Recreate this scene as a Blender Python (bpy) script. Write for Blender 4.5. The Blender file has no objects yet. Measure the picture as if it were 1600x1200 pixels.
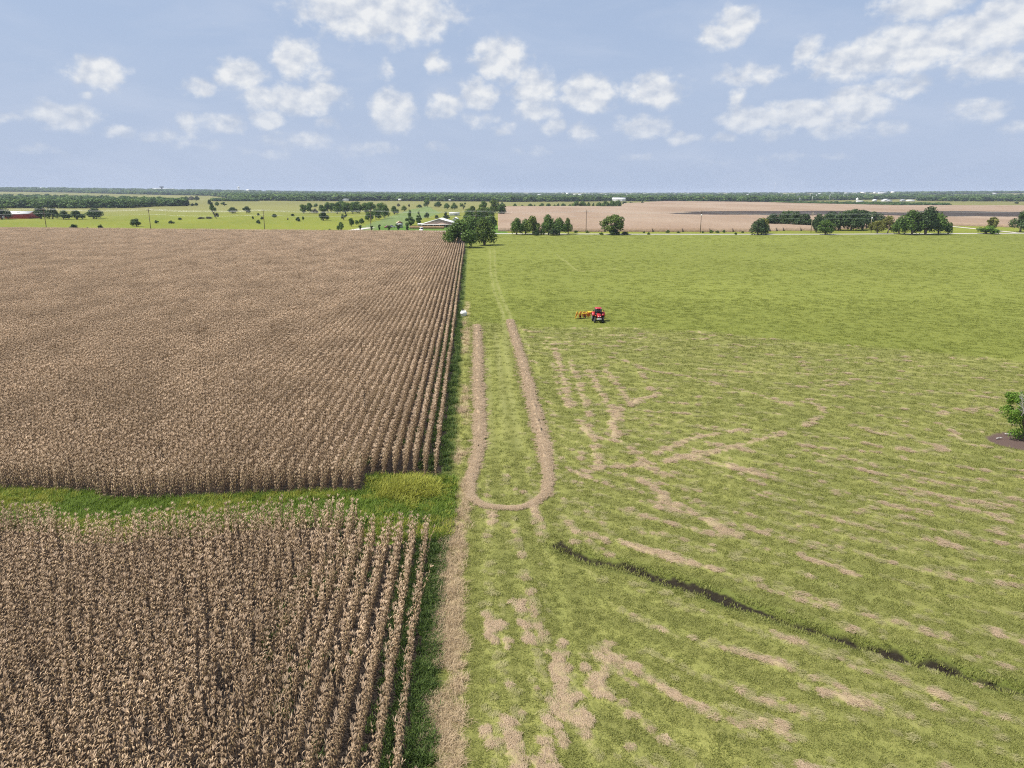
import bpy, math, random
import numpy as np
from mathutils import Matrix, Vector

random.seed(7)
RNG = np.random.default_rng(7)
SC = bpy.context.scene
COL = SC.collection

# ------------------------------------------------------------------ camera
F = 1109.0
TH = math.atan((600 - 299) / F)
CAM_H = 22.0
ROLL = math.atan2(4, 1600)
cr, sr = math.cos(ROLL), math.sin(ROLL)
FWD = np.array([0, math.cos(TH), -math.sin(TH)])
UPV = np.array([0, math.sin(TH), math.cos(TH)])
RGT = np.array([1.0, 0, 0])
CAM = np.array([0, 0, CAM_H])
cam_d = bpy.data.cameras.new('camera')
cam_d.sensor_width = 36.0
cam_d.lens = 36.0 * F / 1600.0
cam_d.clip_start = 0.5
cam_d.clip_end = 60000.0
cam = bpy.data.objects.new('camera', cam_d)
COL.objects.link(cam)
ax_r = cr * RGT + sr * UPV
ax_u = -sr * RGT + cr * UPV
cam.matrix_world = Matrix(((ax_r[0], ax_u[0], -FWD[0], CAM[0]),
                           (ax_r[1], ax_u[1], -FWD[1], CAM[1]),
                           (ax_r[2], ax_u[2], -FWD[2], CAM[2]),
                           (0, 0, 0, 1)))
SC.camera = cam

# ------------------------------------------------------------------ sky and sun
SUN_EL = math.radians(56)
SUN_AZ = math.radians(-104)          # from +Y (away from the camera), negative = left
SUN_DIR = Vector((math.sin(SUN_AZ) * math.cos(SUN_EL), math.cos(SUN_AZ) * math.cos(SUN_EL), math.sin(SUN_EL)))
SUN_STRENGTH = 4.2
SKY_STRENGTH = 0.10
EXPOSURE = 0.60
CLOUD_GAIN = 5.9
HAZE_DENSITY = 7.5e-5
HAZE_SKY = (2.85, 3.50, 4.80)

SC.view_settings.view_transform = 'Standard'
SC.view_settings.look = 'None'
SC.view_settings.gamma = 1.0
SC.view_settings.use_curve_mapping = False
SC.view_settings.exposure = EXPOSURE
sun_d = bpy.data.lights.new('sun', 'SUN')
sun_d.energy = SUN_STRENGTH
sun_d.angle = math.radians(0.55)
sun_d.color = (1.0, 0.955, 0.88)
sun = bpy.data.objects.new('sun', sun_d)
sun.rotation_euler = SUN_DIR.to_track_quat('Z', 'Y').to_euler()
sun.location = (0, 0, 120)
COL.objects.link(sun)
SC.render.engine = 'CYCLES'
SC.cycles.use_denoising = False
SC.cycles.pixel_filter_type = 'BLACKMAN_HARRIS'
SC.cycles.filter_width = 1.15
SC.cycles.max_bounces = 6
SC.cycles.diffuse_bounces = 3
SC.cycles.glossy_bounces = 2
SC.cycles.transmission_bounces = 3
SC.cycles.volume_bounces = 0
SC.cycles.transparent_max_bounces = 6
SC.cycles.sample_clamp_indirect = 4.0


class NT:
    """small helper to wire shader nodes"""
    def __init__(self, nt):
        self.t = nt

    def n(self, typ, **kw):
        nd = self.t.nodes.new(typ)
        for k, v in kw.items():
            setattr(nd, k, v)
        return nd

    def put(self, sock, v):
        if v is None:
            return
        if hasattr(v, 'is_output') or isinstance(v, bpy.types.NodeSocket):
            self.t.links.new(v, sock)
        else:
            sock.default_value = v

    def math(self, op, a, b=None, c=None, clamp=False):
        nd = self.n('ShaderNodeMath', operation=op, use_clamp=clamp)
        self.put(nd.inputs[0], a)
        self.put(nd.inputs[1], b)
        if c is not None:
            self.put(nd.inputs[2], c)
        return nd.outputs[0]

    def vmath(self, op, a, b=None):
        nd = self.n('ShaderNodeVectorMath', operation=op)
        self.put(nd.inputs[0], a)
        if b is not None:
            self.put(nd.inputs[1], b)
        return nd.outputs['Value'] if op in ('LENGTH', 'DOT_PRODUCT', 'DISTANCE') else nd.outputs[0]

    def rng(self, v, a, b, c=0.0, d=1.0, smooth=True):
        nd = self.n('ShaderNodeMapRange', interpolation_type='SMOOTHSTEP' if smooth else 'LINEAR', clamp=True)
        self.put(nd.inputs[0], v)
        nd.inputs[1].default_value = a
        nd.inputs[2].default_value = b
        nd.inputs[3].default_value = c
        nd.inputs[4].default_value = d
        return nd.outputs[0]

    def mix(self, f, a, b, blend='MIX'):
        nd = self.n('ShaderNodeMix', data_type='RGBA', blend_type=blend)
        self.put(nd.inputs[0], f)
        self.put(nd.inputs[6], a if not isinstance(a, tuple) else (*a, 1.0)[:4])
        self.put(nd.inputs[7], b if not isinstance(b, tuple) else (*b, 1.0)[:4])
        return nd.outputs[2]

    def noise(self, vec, scale, detail=4.0, rough=0.55, dist=0.0):
        nd = self.n('ShaderNodeTexNoise')
        self.put(nd.inputs['Vector'], vec)
        nd.inputs['Scale'].default_value = scale
        nd.inputs['Detail'].default_value = detail
        nd.inputs['Roughness'].default_value = rough
        nd.inputs['Distortion'].default_value = dist
        return nd.outputs['Fac']


world = bpy.data.worlds.new('World')
SC.world = world
world.use_nodes = True
wt = world.node_tree
wt.nodes.clear()
W = NT(wt)
tc = W.n('ShaderNodeTexCoord').outputs['Generated']
sep = W.n('ShaderNodeSeparateXYZ')
wt.links.new(tc, sep.inputs[0])
zc = W.math('MAXIMUM', sep.outputs[2], 0.012)
comb = W.n('ShaderNodeCombineXYZ')
wt.links.new(sep.outputs[0], comb.inputs[0])
wt.links.new(sep.outputs[1], comb.inputs[1])
wt.links.new(zc, comb.inputs[2])
sky = W.n('ShaderNodeTexSky', sky_type='NISHITA')
sky.sun_disc = False
sky.sun_elevation = SUN_EL
sky.sun_rotation = SUN_AZ
sky.altitude = 30
sky.air_density = 1.0
sky.dust_density = 2.2
sky.ozone_density = 1.6
wt.links.new(comb.outputs[0], sky.inputs['Vector'])
az = W.math('ARCTAN2', sep.outputs[0], sep.outputs[1])
el = W.math('ARCSINE', zc)
ae = W.n('ShaderNodeCombineXYZ')
wt.links.new(az, ae.inputs[0])
wt.links.new(el, ae.inputs[1])
ae = ae.outputs[0]


def px_dir(px, py):
    u, v = px - 800, 600 - py
    d = ax_r * u + ax_u * v + FWD * F
    d = d / np.linalg.norm(d)
    return math.atan2(d[0], d[1]), math.asin(d[2])


# cumulus as seen from the field: centre and half sizes, strength
CLOUDS = [(590, 8, 140, 58, 1), (655, 40, 60, 34, .8), (155, 115, 44, 25, .95), (97, 181, 52, 22, .85), (137, 152, 14, 8, .5), (190, 208, 28, 12, .75),
          (375, 116, 46, 25, .95), (312, 137, 27, 19, .85), (462, 90, 42, 33, .95), (500, 118, 34, 22, .6), (455, 157, 82, 27, 1), (505, 146, 42, 24, .9),
          (612, 175, 46, 35, 1), (683, 100, 26, 22, .7), (600, 107, 20, 20, .5), (292, 195, 20, 17, .75), (352, 192, 46, 18, .8), (420, 186, 30, 18, .85),
          (510, 192, 22, 14, .7), (248, 212, 32, 14, .7), (470, 220, 70, 20, .62), (580, 233, 62, 17, .6), (782, 92, 50, 38, 1), (748, 146, 34, 28, .95),
          (695, 165, 34, 22, .9), (750, 186, 40, 16, .6), (788, 200, 28, 13, .65), (838, 140, 44, 34, .95), (835, 172, 46, 24, .8), (920, 146, 48, 34, 1),
          (1023, 143, 54, 30, 1), (1150, 32, 38, 26, .85), (1128, 58, 44, 22, .85), (1165, 120, 54, 20, .75), (1148, 162, 22, 22, .75), (1182, 184, 66, 24, .9),
          (1255, 178, 76, 24, .95), (1335, 165, 66, 28, .85), (1410, 134, 48, 20, .75), (1260, 84, 26, 28, .7), (1330, 96, 70, 30, .9), (1420, 76, 90, 36, .95),
          (1500, 56, 70, 34, .85), (1572, 30, 52, 42, .9), (1555, 102, 72, 26, .8), (1440, 10, 76, 24, .85), (1530, 173, 48, 17, .75), (866, 198, 20, 20, .75),
          (908, 208, 32, 18, .72), (1005, 200, 58, 22, .8), (1062, 215, 34, 13, .65), (1125, 213, 26, 13, .65), (1210, 210, 44, 14, .6), (1320, 202, 70, 18, .62),
          (1390, 200, 30, 14, .6), (1300, 243, 52, 11, .45), (830, 236, 60, 12, .42), (1000, 245, 40, 9, .4), (1215, 246, 50, 10, .42), (690, 230, 40, 12, .42),
          (0, 186, 34, 11, .6), (60, 232, 60, 12, .4), (320, 226, 60, 12, .45), (1590, 200, 40, 14, .5), (440, 240, 80, 10, .42), (1120, 250, 60, 9, .35)]
warp_n = W.n('ShaderNodeTexNoise')
wt.links.new(ae, warp_n.inputs['Vector'])
warp_n.inputs['Scale'].default_value = 38.0
warp_n.inputs['Detail'].default_value = 3.0
wv = W.vmath('MULTIPLY', W.vmath('SUBTRACT', warp_n.outputs['Color'], (0.5, 0.5, 0.5)), (0.034, 0.018, 0.0))
aew = W.vmath('ADD', ae, wv)
acc = None
low = None
for (cx, cy, hw, hh, st) in CLOUDS:
    a0, e0 = px_dir(cx, cy)
    d = W.vmath('MULTIPLY', W.vmath('SUBTRACT', aew, (a0, e0, 0)), (1 / (hw * 1.18 / 1148), 1 / (hh * 1.22 / 1148), 0))
    m = W.rng(W.vmath('LENGTH', d), 0.15, 1.15, st, 0.0)
    acc = m if acc is None else W.math('MAXIMUM', acc, m)
# beyond the frame the same fair weather cumulus goes on
outm = W.math('MAXIMUM', W.rng(W.math('ABSOLUTE', az), 0.68, 0.80), W.rng(el, 0.27, 0.36))
gen = W.noise(ae, 7.0, 3.0, 0.5)
acc = W.math('MAXIMUM', acc, W.math('MULTIPLY', W.rng(gen, 0.50, 0.66), outm))
SHIFT = (-0.005, 0.0120, 0.0)
pv = W.vmath('MULTIPLY', ae, (1.0, 1.35, 1.0))
f1 = W.noise(pv, 40.0, 9.0, 0.57, 0.1)
s1 = W.noise(pv, 34.0, 4.0, 0.5, 0.0)
s2 = W.noise(W.vmath('ADD', pv, SHIFT), 34.0, 4.0, 0.5, 0.0)
dens = W.math('ADD', W.math('MULTIPLY', acc, 1.0), W.math('MULTIPLY', W.math('SUBTRACT', f1, 0.5), 1.30))
alpha = W.rng(dens, 0.20, 0.84)
thin = W.noise(W.vmath('MULTIPLY', ae, (1.0, 3.2, 1.0)), 5.0, 5.0, 0.6, 0.5)     # thin high veil
veil = W.math('ADD', W.rng(thin, 0.40, 0.72, 0.0, 0.30), W.rng(el, 0.02, 0.20, 0.22, 0.0))
shade = W.math('MULTIPLY_ADD', W.math('SUBTRACT', s1, s2), 2.8, 0.55, clamp=True)
shade = W.math('MULTIPLY_ADD', W.math('SUBTRACT', alpha, 0.6), 0.22, shade, clamp=True)
ccol = W.mix(shade, (0.60 * CLOUD_GAIN, 0.67 * CLOUD_GAIN, 0.80 * CLOUD_GAIN), (0.97 * CLOUD_GAIN, 0.985 * CLOUD_GAIN, 1.0 * CLOUD_GAIN))
hz = W.rng(el, 0.0, 0.60, 0.94, 0.30)          # milky summer haze, thickest low down
skyc = W.mix(hz, sky.outputs[0], HAZE_SKY)
skyc = W.mix(veil, skyc, (0.66 * CLOUD_GAIN, 0.74 * CLOUD_GAIN, 0.90 * CLOUD_GAIN))
lowfade = W.rng(el, 0.010, 0.14, 0.40, 0.95)
fin = W.mix(W.math('MULTIPLY', alpha, lowfade), skyc, ccol)
bg = W.n('ShaderNodeBackground')
wt.links.new(fin, bg.inputs[0])
bg.inputs[1].default_value = SKY_STRENGTH
wo = W.n('ShaderNodeOutputWorld')
wt.links.new(bg.outputs[0], wo.inputs[0])
world.cycles.sampling_method = 'MANUAL'
world.cycles.sample_map_resolution = 512


# ------------------------------------------------------------------ geometry helpers
def at(px, py, z=0.0):
    """point of the plane at height z that the photograph shows at this pixel"""
    u, v = px - 800.0, 600.0 - py
    d = ax_r * u + ax_u * v + FWD * F
    return CAM + d * ((z - CAM_H) / d[2])


def mpp(p):
    """metres per photograph pixel at a point"""
    return float(np.dot(np.asarray(p) - CAM, FWD)) / F


def smooth(a, b, x):
    t = np.clip((x - a) / (b - a), 0, 1)
    return t * t * (3 - 2 * t)


def _hash(ix, iy, s):
    h = (ix.astype(np.int64) * 374761393 + iy.astype(np.int64) * 668265263 + s * 144665) & 0x7fffffff
    h = ((h ^ (h >> 13)) * 1274126177) & 0x7fffffff
    return ((h ^ (h >> 16)) & 0xffff) / 65535.0


def vnoise(x, y, s=0):
    x = np.asarray(x, float); y = np.asarray(y, float)
    ix, iy = np.floor(x), np.floor(y)
    fx, fy = x - ix, y - iy
    fx = fx * fx * (3 - 2 * fx); fy = fy * fy * (3 - 2 * fy)
    a, b = _hash(ix, iy, s), _hash(ix + 1, iy, s)
    c, d = _hash(ix, iy + 1, s), _hash(ix + 1, iy + 1, s)
    return (a * (1 - fx) + b * fx) * (1 - fy) + (c * (1 - fx) + d * fx) * fy


def fbm(x, y, s=0, o=4):
    t, a, n = 0, 1.0, 0
    for i in range(o):
        t = t + a * vnoise(x * 2 ** i, y * 2 ** i, s + i); n += a; a *= 0.5
    return t / n


def seg_dist(x, y, pts):
    """distance to a polyline and position along it (0..1)"""
    best = np.full(x.shape, 1e9); pos = np.zeros(x.shape)
    L = [math.dist(pts[i][:2], pts[i + 1][:2]) for i in range(len(pts) - 1)]
    tot = sum(L); acc_ = 0
    for i in range(len(pts) - 1):
        ax, ay = pts[i][0], pts[i][1]; bx, by = pts[i + 1][0], pts[i + 1][1]
        l2 = L[i] ** 2 + 1e-9
        t = np.clip(((x - ax) * (bx - ax) + (y - ay) * (by - ay)) / l2, 0, 1)
        d = np.hypot(x - ax - t * (bx - ax), y - ay - t * (by - ay))
        k = d < best
        best = np.where(k, d, best); pos = np.where(k, (acc_ + t * L[i]) / tot, pos)
        acc_ += L[i]
    return best, pos


def inpoly(x, y, poly):
    ins = np.zeros(x.shape, bool)
    n = len(poly)
    for i in range(n):
        x1, y1 = poly[i][:2]; x2, y2 = poly[(i + 1) % n][:2]
        if y1 == y2:
            continue
        c = ((y1 > y) != (y2 > y)) & (x < (x2 - x1) * (y - y1) / (y2 - y1) + x1)
        ins ^= c
    return ins


def tag(o, label=None, cat=None, group=None, kind=None):
    if label: o['label'] = label
    if cat: o['category'] = cat
    if group: o['group'] = group
    if kind: o['kind'] = kind
    return o


def np_mesh(name, V, Q, mats, T=None, smooth_=False, mat_idx=None, attrs=None):
    """mesh from numpy: V (n,3), Q quads (m,4) and/or T triangles (k,3)"""
    me = bpy.data.meshes.new(name)
    V = np.asarray(V, np.float32)
    nq = 0 if Q is None else len(Q)
    nt = 0 if T is None else len(T)
    me.vertices.add(len(V)); me.vertices.foreach_set('co', V.ravel())
    loops = np.concatenate([np.asarray(Q, np.int32).ravel() if nq else np.zeros(0, np.int32),
                            np.asarray(T, np.int32).ravel() if nt else np.zeros(0, np.int32)])
    starts = np.concatenate([np.arange(nq) * 4, nq * 4 + np.arange(nt) * 3]).astype(np.int32)
    me.loops.add(len(loops)); me.loops.foreach_set('vertex_index', loops)
    me.polygons.add(nq + nt); me.polygons.foreach_set('loop_start', starts)
    if mat_idx is not None:
        me.polygons.foreach_set('material_index', np.asarray(mat_idx, np.int32))
    me.update(calc_edges=True)
    if smooth_:
        me.polygons.foreach_set('use_smooth', np.ones(nq + nt, bool))
    for m in (mats if isinstance(mats, (list, tuple)) else [mats]):
        me.materials.append(m)
    for k, (typ, dom, arr) in (attrs or {}).items():
        a = me.attributes.new(k, typ, dom)
        a.data.foreach_set('color' if typ == 'FLOAT_COLOR' else 'vector' if typ == 'FLOAT_VECTOR' else 'value', np.asarray(arr, np.float32 if typ != 'INT' else np.int32).ravel())
    return me


def link(name, me, parent=None, loc=None):
    o = bpy.data.objects.new(name, me)
    COL.objects.link(o)
    if parent is not None: o.parent = parent
    if loc is not None: o.location = loc
    return o


def empty(name, loc, rz=0.0, scale=None):
    o = bpy.data.objects.new(name, None)
    COL.objects.link(o)
    o.location = loc; o.rotation_euler = (0, 0, rz)
    o.empty_display_size = 0.3
    if scale: o.scale = scale
    return o


class MB:
    """collects simple solids into one mesh"""
    def __init__(self):
        self.v = []; self.q = []; self.t = []

    def add(self, v, q=(), t=()):
        n = len(self.v)
        self.v += [tuple(p) for p in v]
        self.q += [tuple(i + n for i in f) for f in q]
        self.t += [tuple(i + n for i in f) for f in t]
        return self

    def box(self, c, s, rz=0.0, taper=1.0, bev=0.0):
        hx, hy, hz = s[0] / 2, s[1] / 2, s[2] / 2
        co, si = math.cos(rz), math.sin(rz)

        def P(x, y, z):
            return (c[0] + x * co - y * si, c[1] + x * si + y * co, c[2] + z)
        if bev <= 0:
            v = [P(-hx, -hy, -hz), P(hx, -hy, -hz), P(hx, hy, -hz), P(-hx, hy, -hz),
                 P(-hx * taper, -hy * taper, hz), P(hx * taper, -hy * taper, hz), P(hx * taper, hy * taper, hz), P(-hx * taper, hy * taper, hz)]
            return self.add(v, [(0, 3, 2, 1), (4, 5, 6, 7), (0, 1, 5, 4), (1, 2, 6, 5), (2, 3, 7, 6), (3, 0, 4, 7)])
        b = bev
        rings = [(-hz, b), (-hz + b, 0), (hz - b, 0), (hz, b)]
        v = []; q = []
        for z, i in rings:
            x, y = hx - i, hy - i
            o_ = [(-x + b, -y), (x - b, -y), (x, -y + b), (x, y - b), (x - b, y), (-x + b, y), (-x, y - b), (-x, -y + b)]
            v += [P(a * (taper if z > 0 else 1), d * (taper if z > 0 else 1), z) for a, d in o_]
        for r in range(3):
            for k in range(8):
                q.append((r * 8 + k, r * 8 + (k + 1) % 8, r * 8 + 8 + (k + 1) % 8, r * 8 + 8 + k))
        for base, flip in ((0, True), (24, False)):
            n = [base + k for k in range(8)]
            fs = [(n[0], n[1], n[2], n[7]), (n[2], n[3], n[6], n[7]), (n[3], n[4], n[5], n[6])]
            q += [tuple(reversed(f)) for f in fs] if flip else fs
        return self.add(v, q)

    def tube(self, a, b, r0, r1=None, n=8, caps=True):
        r1 = r0 if r1 is None else r1
        a, b = Vector(a), Vector(b)
        d = (b - a).normalized()
        u = d.orthogonal().normalized(); w = d.cross(u)
        v = []
        for p, r in ((a, r0), (b, r1)):
            for k in range(n):
                t = 2 * math.pi * k / n
                v.append(tuple(p + u * (math.cos(t) * r) + w * (math.sin(t) * r)))
        q = [(k, (k + 1) % n, n + (k + 1) % n, n + k) for k in range(n)]
        t_ = []
        if caps:
            v += [tuple(a), tuple(b)]
            t_ = [(2 * n, (k + 1) % n, k) for k in range(n)] + [(2 * n + 1, n + k, n + (k + 1) % n) for k in range(n)]
        return self.add(v, q, t_)

    def lathe(self, prof, c, axis='Z', n=16):
        """profile of (radius, height) pairs"""
        v = []
        for r, h in prof:
            for k in range(n):
                t = 2 * math.pi * k / n
                x, y = r * math.cos(t), r * math.sin(t)
                p = (x, y, h) if axis == 'Z' else (h, x, y) if axis == 'X' else (x, h, y)
                v.append((c[0] + p[0], c[1] + p[1], c[2] + p[2]))
        q = [(i * n + k, i * n + (k + 1) % n, (i + 1) * n + (k + 1) % n, (i + 1) * n + k) for i in range(len(prof) - 1) for k in range(n)]
        return self.add(v, q)

    def prism(self, poly, y0, y1, c=(0, 0, 0), axis='Y'):
        """polygon in x,z pushed along y"""
        n = len(poly); v = []
        for y in (y0, y1):
            for x, z in poly:
                v.append((c[0] + x, c[1] + y, c[2] + z) if axis == 'Y' else (c[0] + y, c[1] + x, c[2] + z))
        q = [(k, (k + 1) % n, n + (k + 1) % n, n + k) for k in range(n)]
        t = [(0, k + 1, k) for k in range(1, n - 1)] + [(n, n + k, n + k + 1) for k in range(1, n - 1)]
        return self.add(v, q, t)

    def mesh(self, name, m, sm=False):
        return np_mesh(name, self.v, self.q or None, m, self.t or None, sm)

    def build(self, name, m, parent=None, loc=None, sm=False):
        return link(name, self.mesh(name, m, sm), parent, loc)


# ------------------------------------------------------------------ materials
def new_mat(name):
    m = bpy.data.materials.new(name)
    m.use_nodes = True
    m.node_tree.nodes.clear()
    return m, NT(m.node_tree)


def finish(m, T, color, rough=0.8, metallic=0.0, spec=0.3, bump=None, trans=0.0, trans_col=None, emit=None):
    p = T.n('ShaderNodeBsdfPrincipled')
    T.put(p.inputs['Base Color'], (*color, 1) if isinstance(color, tuple) and len(color) == 3 else color)
    T.put(p.inputs['Roughness'], rough)
    p.inputs['Metallic'].default_value = metallic
    p.inputs['Specular IOR Level'].default_value = spec
    if bump is not None:
        h, dist, strg = bump
        b = T.n('ShaderNodeBump')
        b.inputs['Distance'].default_value = dist
        b.inputs['Strength'].default_value = strg
        T.put(b.inputs['Height'], h)
        T.t.links.new(b.outputs[0], p.inputs['Normal'])
    out = T.n('ShaderNodeOutputMaterial')
    if trans > 0:
        tr = T.n('ShaderNodeBsdfTranslucent')
        tcol = trans_col if trans_col is not None else color
        T.put(tr.inputs[0], (*tcol, 1) if isinstance(tcol, tuple) and len(tcol) == 3 else tcol)
        mx = T.n('ShaderNodeMixShader')
        mx.inputs[0].default_value = trans
        T.t.links.new(p.outputs[0], mx.inputs[1]); T.t.links.new(tr.outputs[0], mx.inputs[2])
        T.t.links.new(mx.outputs[0], out.inputs[0])
    else:
        T.t.links.new(p.outputs[0], out.inputs[0])
    return m


def attr(T, name, col=False):
    nd = T.n('ShaderNodeAttribute')
    nd.attribute_name = name
    return nd.outputs['Color'] if col else nd.outputs['Fac']


def leaf_mat(name, dark, light, trans=0.3, rand=0.35, rough=0.6, extra=None, patch=0.0):
    """per face tone attribute plus per object variation"""
    m, T = new_mat(name)
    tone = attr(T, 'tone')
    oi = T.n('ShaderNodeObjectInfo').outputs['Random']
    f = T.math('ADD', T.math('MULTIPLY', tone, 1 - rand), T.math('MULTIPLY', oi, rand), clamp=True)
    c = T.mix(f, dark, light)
    if patch:
        gp = T.n('ShaderNodeNewGeometry').outputs['Position']
        pn = T.noise(T.vmath('MULTIPLY', gp, (1, 0.5, 0)), patch, 4.0, 0.6)
        c = T.mix(1.0, c, T.mix(T.rng(pn, .3, .7), (0.76, 0.74, 0.70), (1.16, 1.16, 1.14)), 'MULTIPLY')
    if extra is not None:
        c = T.mix(T.rng(tone, extra[1], 1.0, smooth=False), c, extra[0])
    return finish(m, T, c, rough, spec=0.25, trans=trans)


def plain(name, col, rough=0.7, metallic=0.0, var=0.12, scale=3.0, spec=0.4, bump=0.0):
    m, T = new_mat(name)
    co = T.n('ShaderNodeTexCoord').outputs['Object']
    n = T.noise(co, scale, 5.0, 0.6)
    c = T.mix(n, tuple(v * (1 - var) for v in col), tuple(min(1, v * (1 + var)) for v in col))
    return finish(m, T, c, rough, metallic, spec, (n, 0.02, bump) if bump else None)


def planked(name, col, pitch, axis=0, var=0.18, rough=0.7, metallic=0.0):
    m, T = new_mat(name)
    co = T.n('ShaderNodeTexCoord').outputs['Object']
    n = T.noise(co, 2.0, 5.0, 0.6)
    s = T.n('ShaderNodeSeparateXYZ'); T.t.links.new(co, s.inputs[0])
    w = T.math('SINE', T.math('MULTIPLY', s.outputs[axis], 2 * math.pi / pitch))
    c = T.mix(n, tuple(v * (1 - var) for v in col), tuple(min(1, v * (1 + var)) for v in col))
    return finish(m, T, c, rough, metallic, 0.4, (w, 0.03, 0.5))


M = {}
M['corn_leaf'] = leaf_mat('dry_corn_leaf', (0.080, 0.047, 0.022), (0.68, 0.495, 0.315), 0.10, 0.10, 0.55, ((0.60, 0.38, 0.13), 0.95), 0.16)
M['corn_stalk'] = leaf_mat('dry_corn_stalk', (0.16, 0.10, 0.06), (0.30, 0.21, 0.12), 0.0)
M['corn_tassel'] = leaf_mat('dry_corn_tassel', (0.44, 0.32, 0.21), (0.78, 0.61, 0.445), 0.2, patch=0.16)
M['corn_ear'] = leaf_mat('dry_corn_husk', (0.38, 0.27, 0.13), (0.55, 0.42, 0.24), 0.0)
M['grass'] = leaf_mat('meadow_grass_blade', (0.150, 0.175, 0.030), (0.38, 0.385, 0.125), 0.34, 0.5)
M['tall_grass'] = leaf_mat('tall_meadow_grass_blade', (0.175, 0.205, 0.032), (0.30, 0.33, 0.080), 0.40, 0.5)
M['weed'] = leaf_mat('lush_weed_blade', (0.085, 0.150, 0.016), (0.27, 0.37, 0.055), 0.38, 0.45)
M['weed_dark'] = leaf_mat('shade_tinted_weed_blade', (0.045, 0.082, 0.018), (0.150, 0.220, 0.048), 0.30, 0.45)  # weed green darkened in the colour to stand in for the corn's shade
M['weed_yellow'] = leaf_mat('yellow_weed_leaf', (0.19, 0.22, 0.028), (0.46, 0.45, 0.080), 0.30, 0.4)
M['straw'] = leaf_mat('cut_hay_straw', (0.36, 0.27, 0.165), (0.64, 0.50, 0.345), 0.25, 0.45)
M['cured'] = leaf_mat('half_dry_cut_grass', (0.24, 0.235, 0.085), (0.52, 0.47, 0.24), 0.25, 0.45)
M['dead_grass'] = leaf_mat('dead_margin_grass', (0.34, 0.255, 0.145), (0.60, 0.465, 0.30), 0.15, 0.45)
M['leaf_dark'] = leaf_mat('dark_oak_leaf', (0.020, 0.043, 0.014), (0.085, 0.138, 0.038), 0.22, 0.25)
M['leaf_mid'] = leaf_mat('green_leaf', (0.032, 0.075, 0.014), (0.150, 0.235, 0.042), 0.28, 0.25)
M['leaf_light'] = leaf_mat('light_green_leaf', (0.040, 0.080, 0.012), (0.17, 0.225, 0.040), 0.25, 0.25)
M['leaf_bright'] = leaf_mat('bright_bush_leaf', (0.055, 0.130, 0.013), (0.21, 0.34, 0.045), 0.3, 0.2)
M['leaf_yellow'] = leaf_mat('yellow_green_leaf', (0.070, 0.085, 0.015), (0.25, 0.25, 0.055), 0.25, 0.25)
M['leaf_far'] = leaf_mat('far_wood_leaf', (0.032, 0.075, 0.024), (0.135, 0.215, 0.052), 0.22, 0.7)
M['leaf_far_light'] = leaf_mat('far_light_wood_leaf', (0.055, 0.115, 0.030), (0.19, 0.28, 0.065), 0.25, 0.7)
M['leaf_grey'] = leaf_mat('sparse_grey_leaf', (0.075, 0.075, 0.055), (0.19, 0.18, 0.12), 0.15, 0.25)
M['bark'] = plain('bark', (0.13, 0.10, 0.075), 0.9, var=0.3, scale=6)
M['bark_pale'] = plain('pale_dead_bark', (0.45, 0.43, 0.40), 0.9, var=0.2, scale=6)
M['pole'] = plain('weathered_pole_wood', (0.12, 0.085, 0.06), 0.9, var=0.25, scale=2)
M['pole_pale'] = plain('pale_pole_wood', (0.40, 0.33, 0.22), 0.9, var=0.2, scale=2)
M['wire'] = plain('aluminium_wire', (0.62, 0.63, 0.62), 0.45, 0.3, 0.05)
M['porcelain'] = plain('grey_porcelain', (0.5, 0.5, 0.5), 0.3)
M['steel'] = plain('galvanised_steel', (0.55, 0.57, 0.58), 0.5, 0.2, 0.08)
M['red_paint'] = plain('red_tractor_paint', (0.42, 0.022, 0.030), 0.45, 0.0, 0.06, 4, 0.5)
M['black_paint'] = plain('black_paint', (0.015, 0.015, 0.017), 0.45, 0.0, 0.1)
M['rubber'] = plain('tyre_rubber', (0.018, 0.018, 0.018), 0.85, 0.0, 0.3, 5)
M['rim_grey'] = plain('silver_rim_paint', (0.50, 0.50, 0.48), 0.45, 0.1, 0.1)
M['white_paint'] = plain('white_paint', (0.78, 0.78, 0.76), 0.45, 0.0, 0.05)
M['yellow_paint'] = plain('yellow_rake_paint', (0.72, 0.46, 0.03), 0.5, 0.0, 0.08)
M['orange_paint'] = plain('orange_rake_paint', (0.68, 0.18, 0.04), 0.5, 0.0, 0.08)
M['lamp'] = plain('headlight_glass', (0.75, 0.75, 0.72), 0.12, 0.2, 0.03)
M['bag'] = plain('white_woven_plastic', (0.80, 0.80, 0.78), 0.55, 0.0, 0.08, 9, 0.4, 0.4)
M['concrete'] = plain('pale_road_gravel', (0.58, 0.53, 0.46), 0.95, 0.0, 0.12, 0.35)
M['asphalt'] = plain('sun_bleached_chip_seal', (0.52, 0.49, 0.45), 0.9, 0.0, 0.10, 0.4)
M['metal_roof'] = planked('white_metal_roof', (0.74, 0.74, 0.72), 0.9, 1, 0.05, 0.45, 0.0)
M['tan_wall'] = planked('tan_board_wall', (0.46, 0.34, 0.26), 0.35, 0, 0.08)
M['brown_wall'] = planked('brown_board_wall', (0.20, 0.13, 0.10), 0.35, 0, 0.12)
M['fence_wood'] = plain('cedar_fence_wood', (0.36, 0.22, 0.125), 0.85, 0.0, 0.18, 3)
M['barn_red'] = planked('red_barn_boards', (0.40, 0.055, 0.055), 0.3, 0, 0.15)
M['white_wall'] = planked('white_metal_wall', (0.72, 0.72, 0.71), 0.6, 0, 0.05)
M['grey_wall'] = planked('grey_metal_wall', (0.42, 0.43, 0.44), 0.6, 0, 0.06)
M['tile_red'] = planked('red_tile_roof', (0.46, 0.16, 0.10), 0.4, 1, 0.15)
M['dark_blue'] = plain('dark_tank_paint', (0.06, 0.075, 0.10), 0.6)
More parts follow.
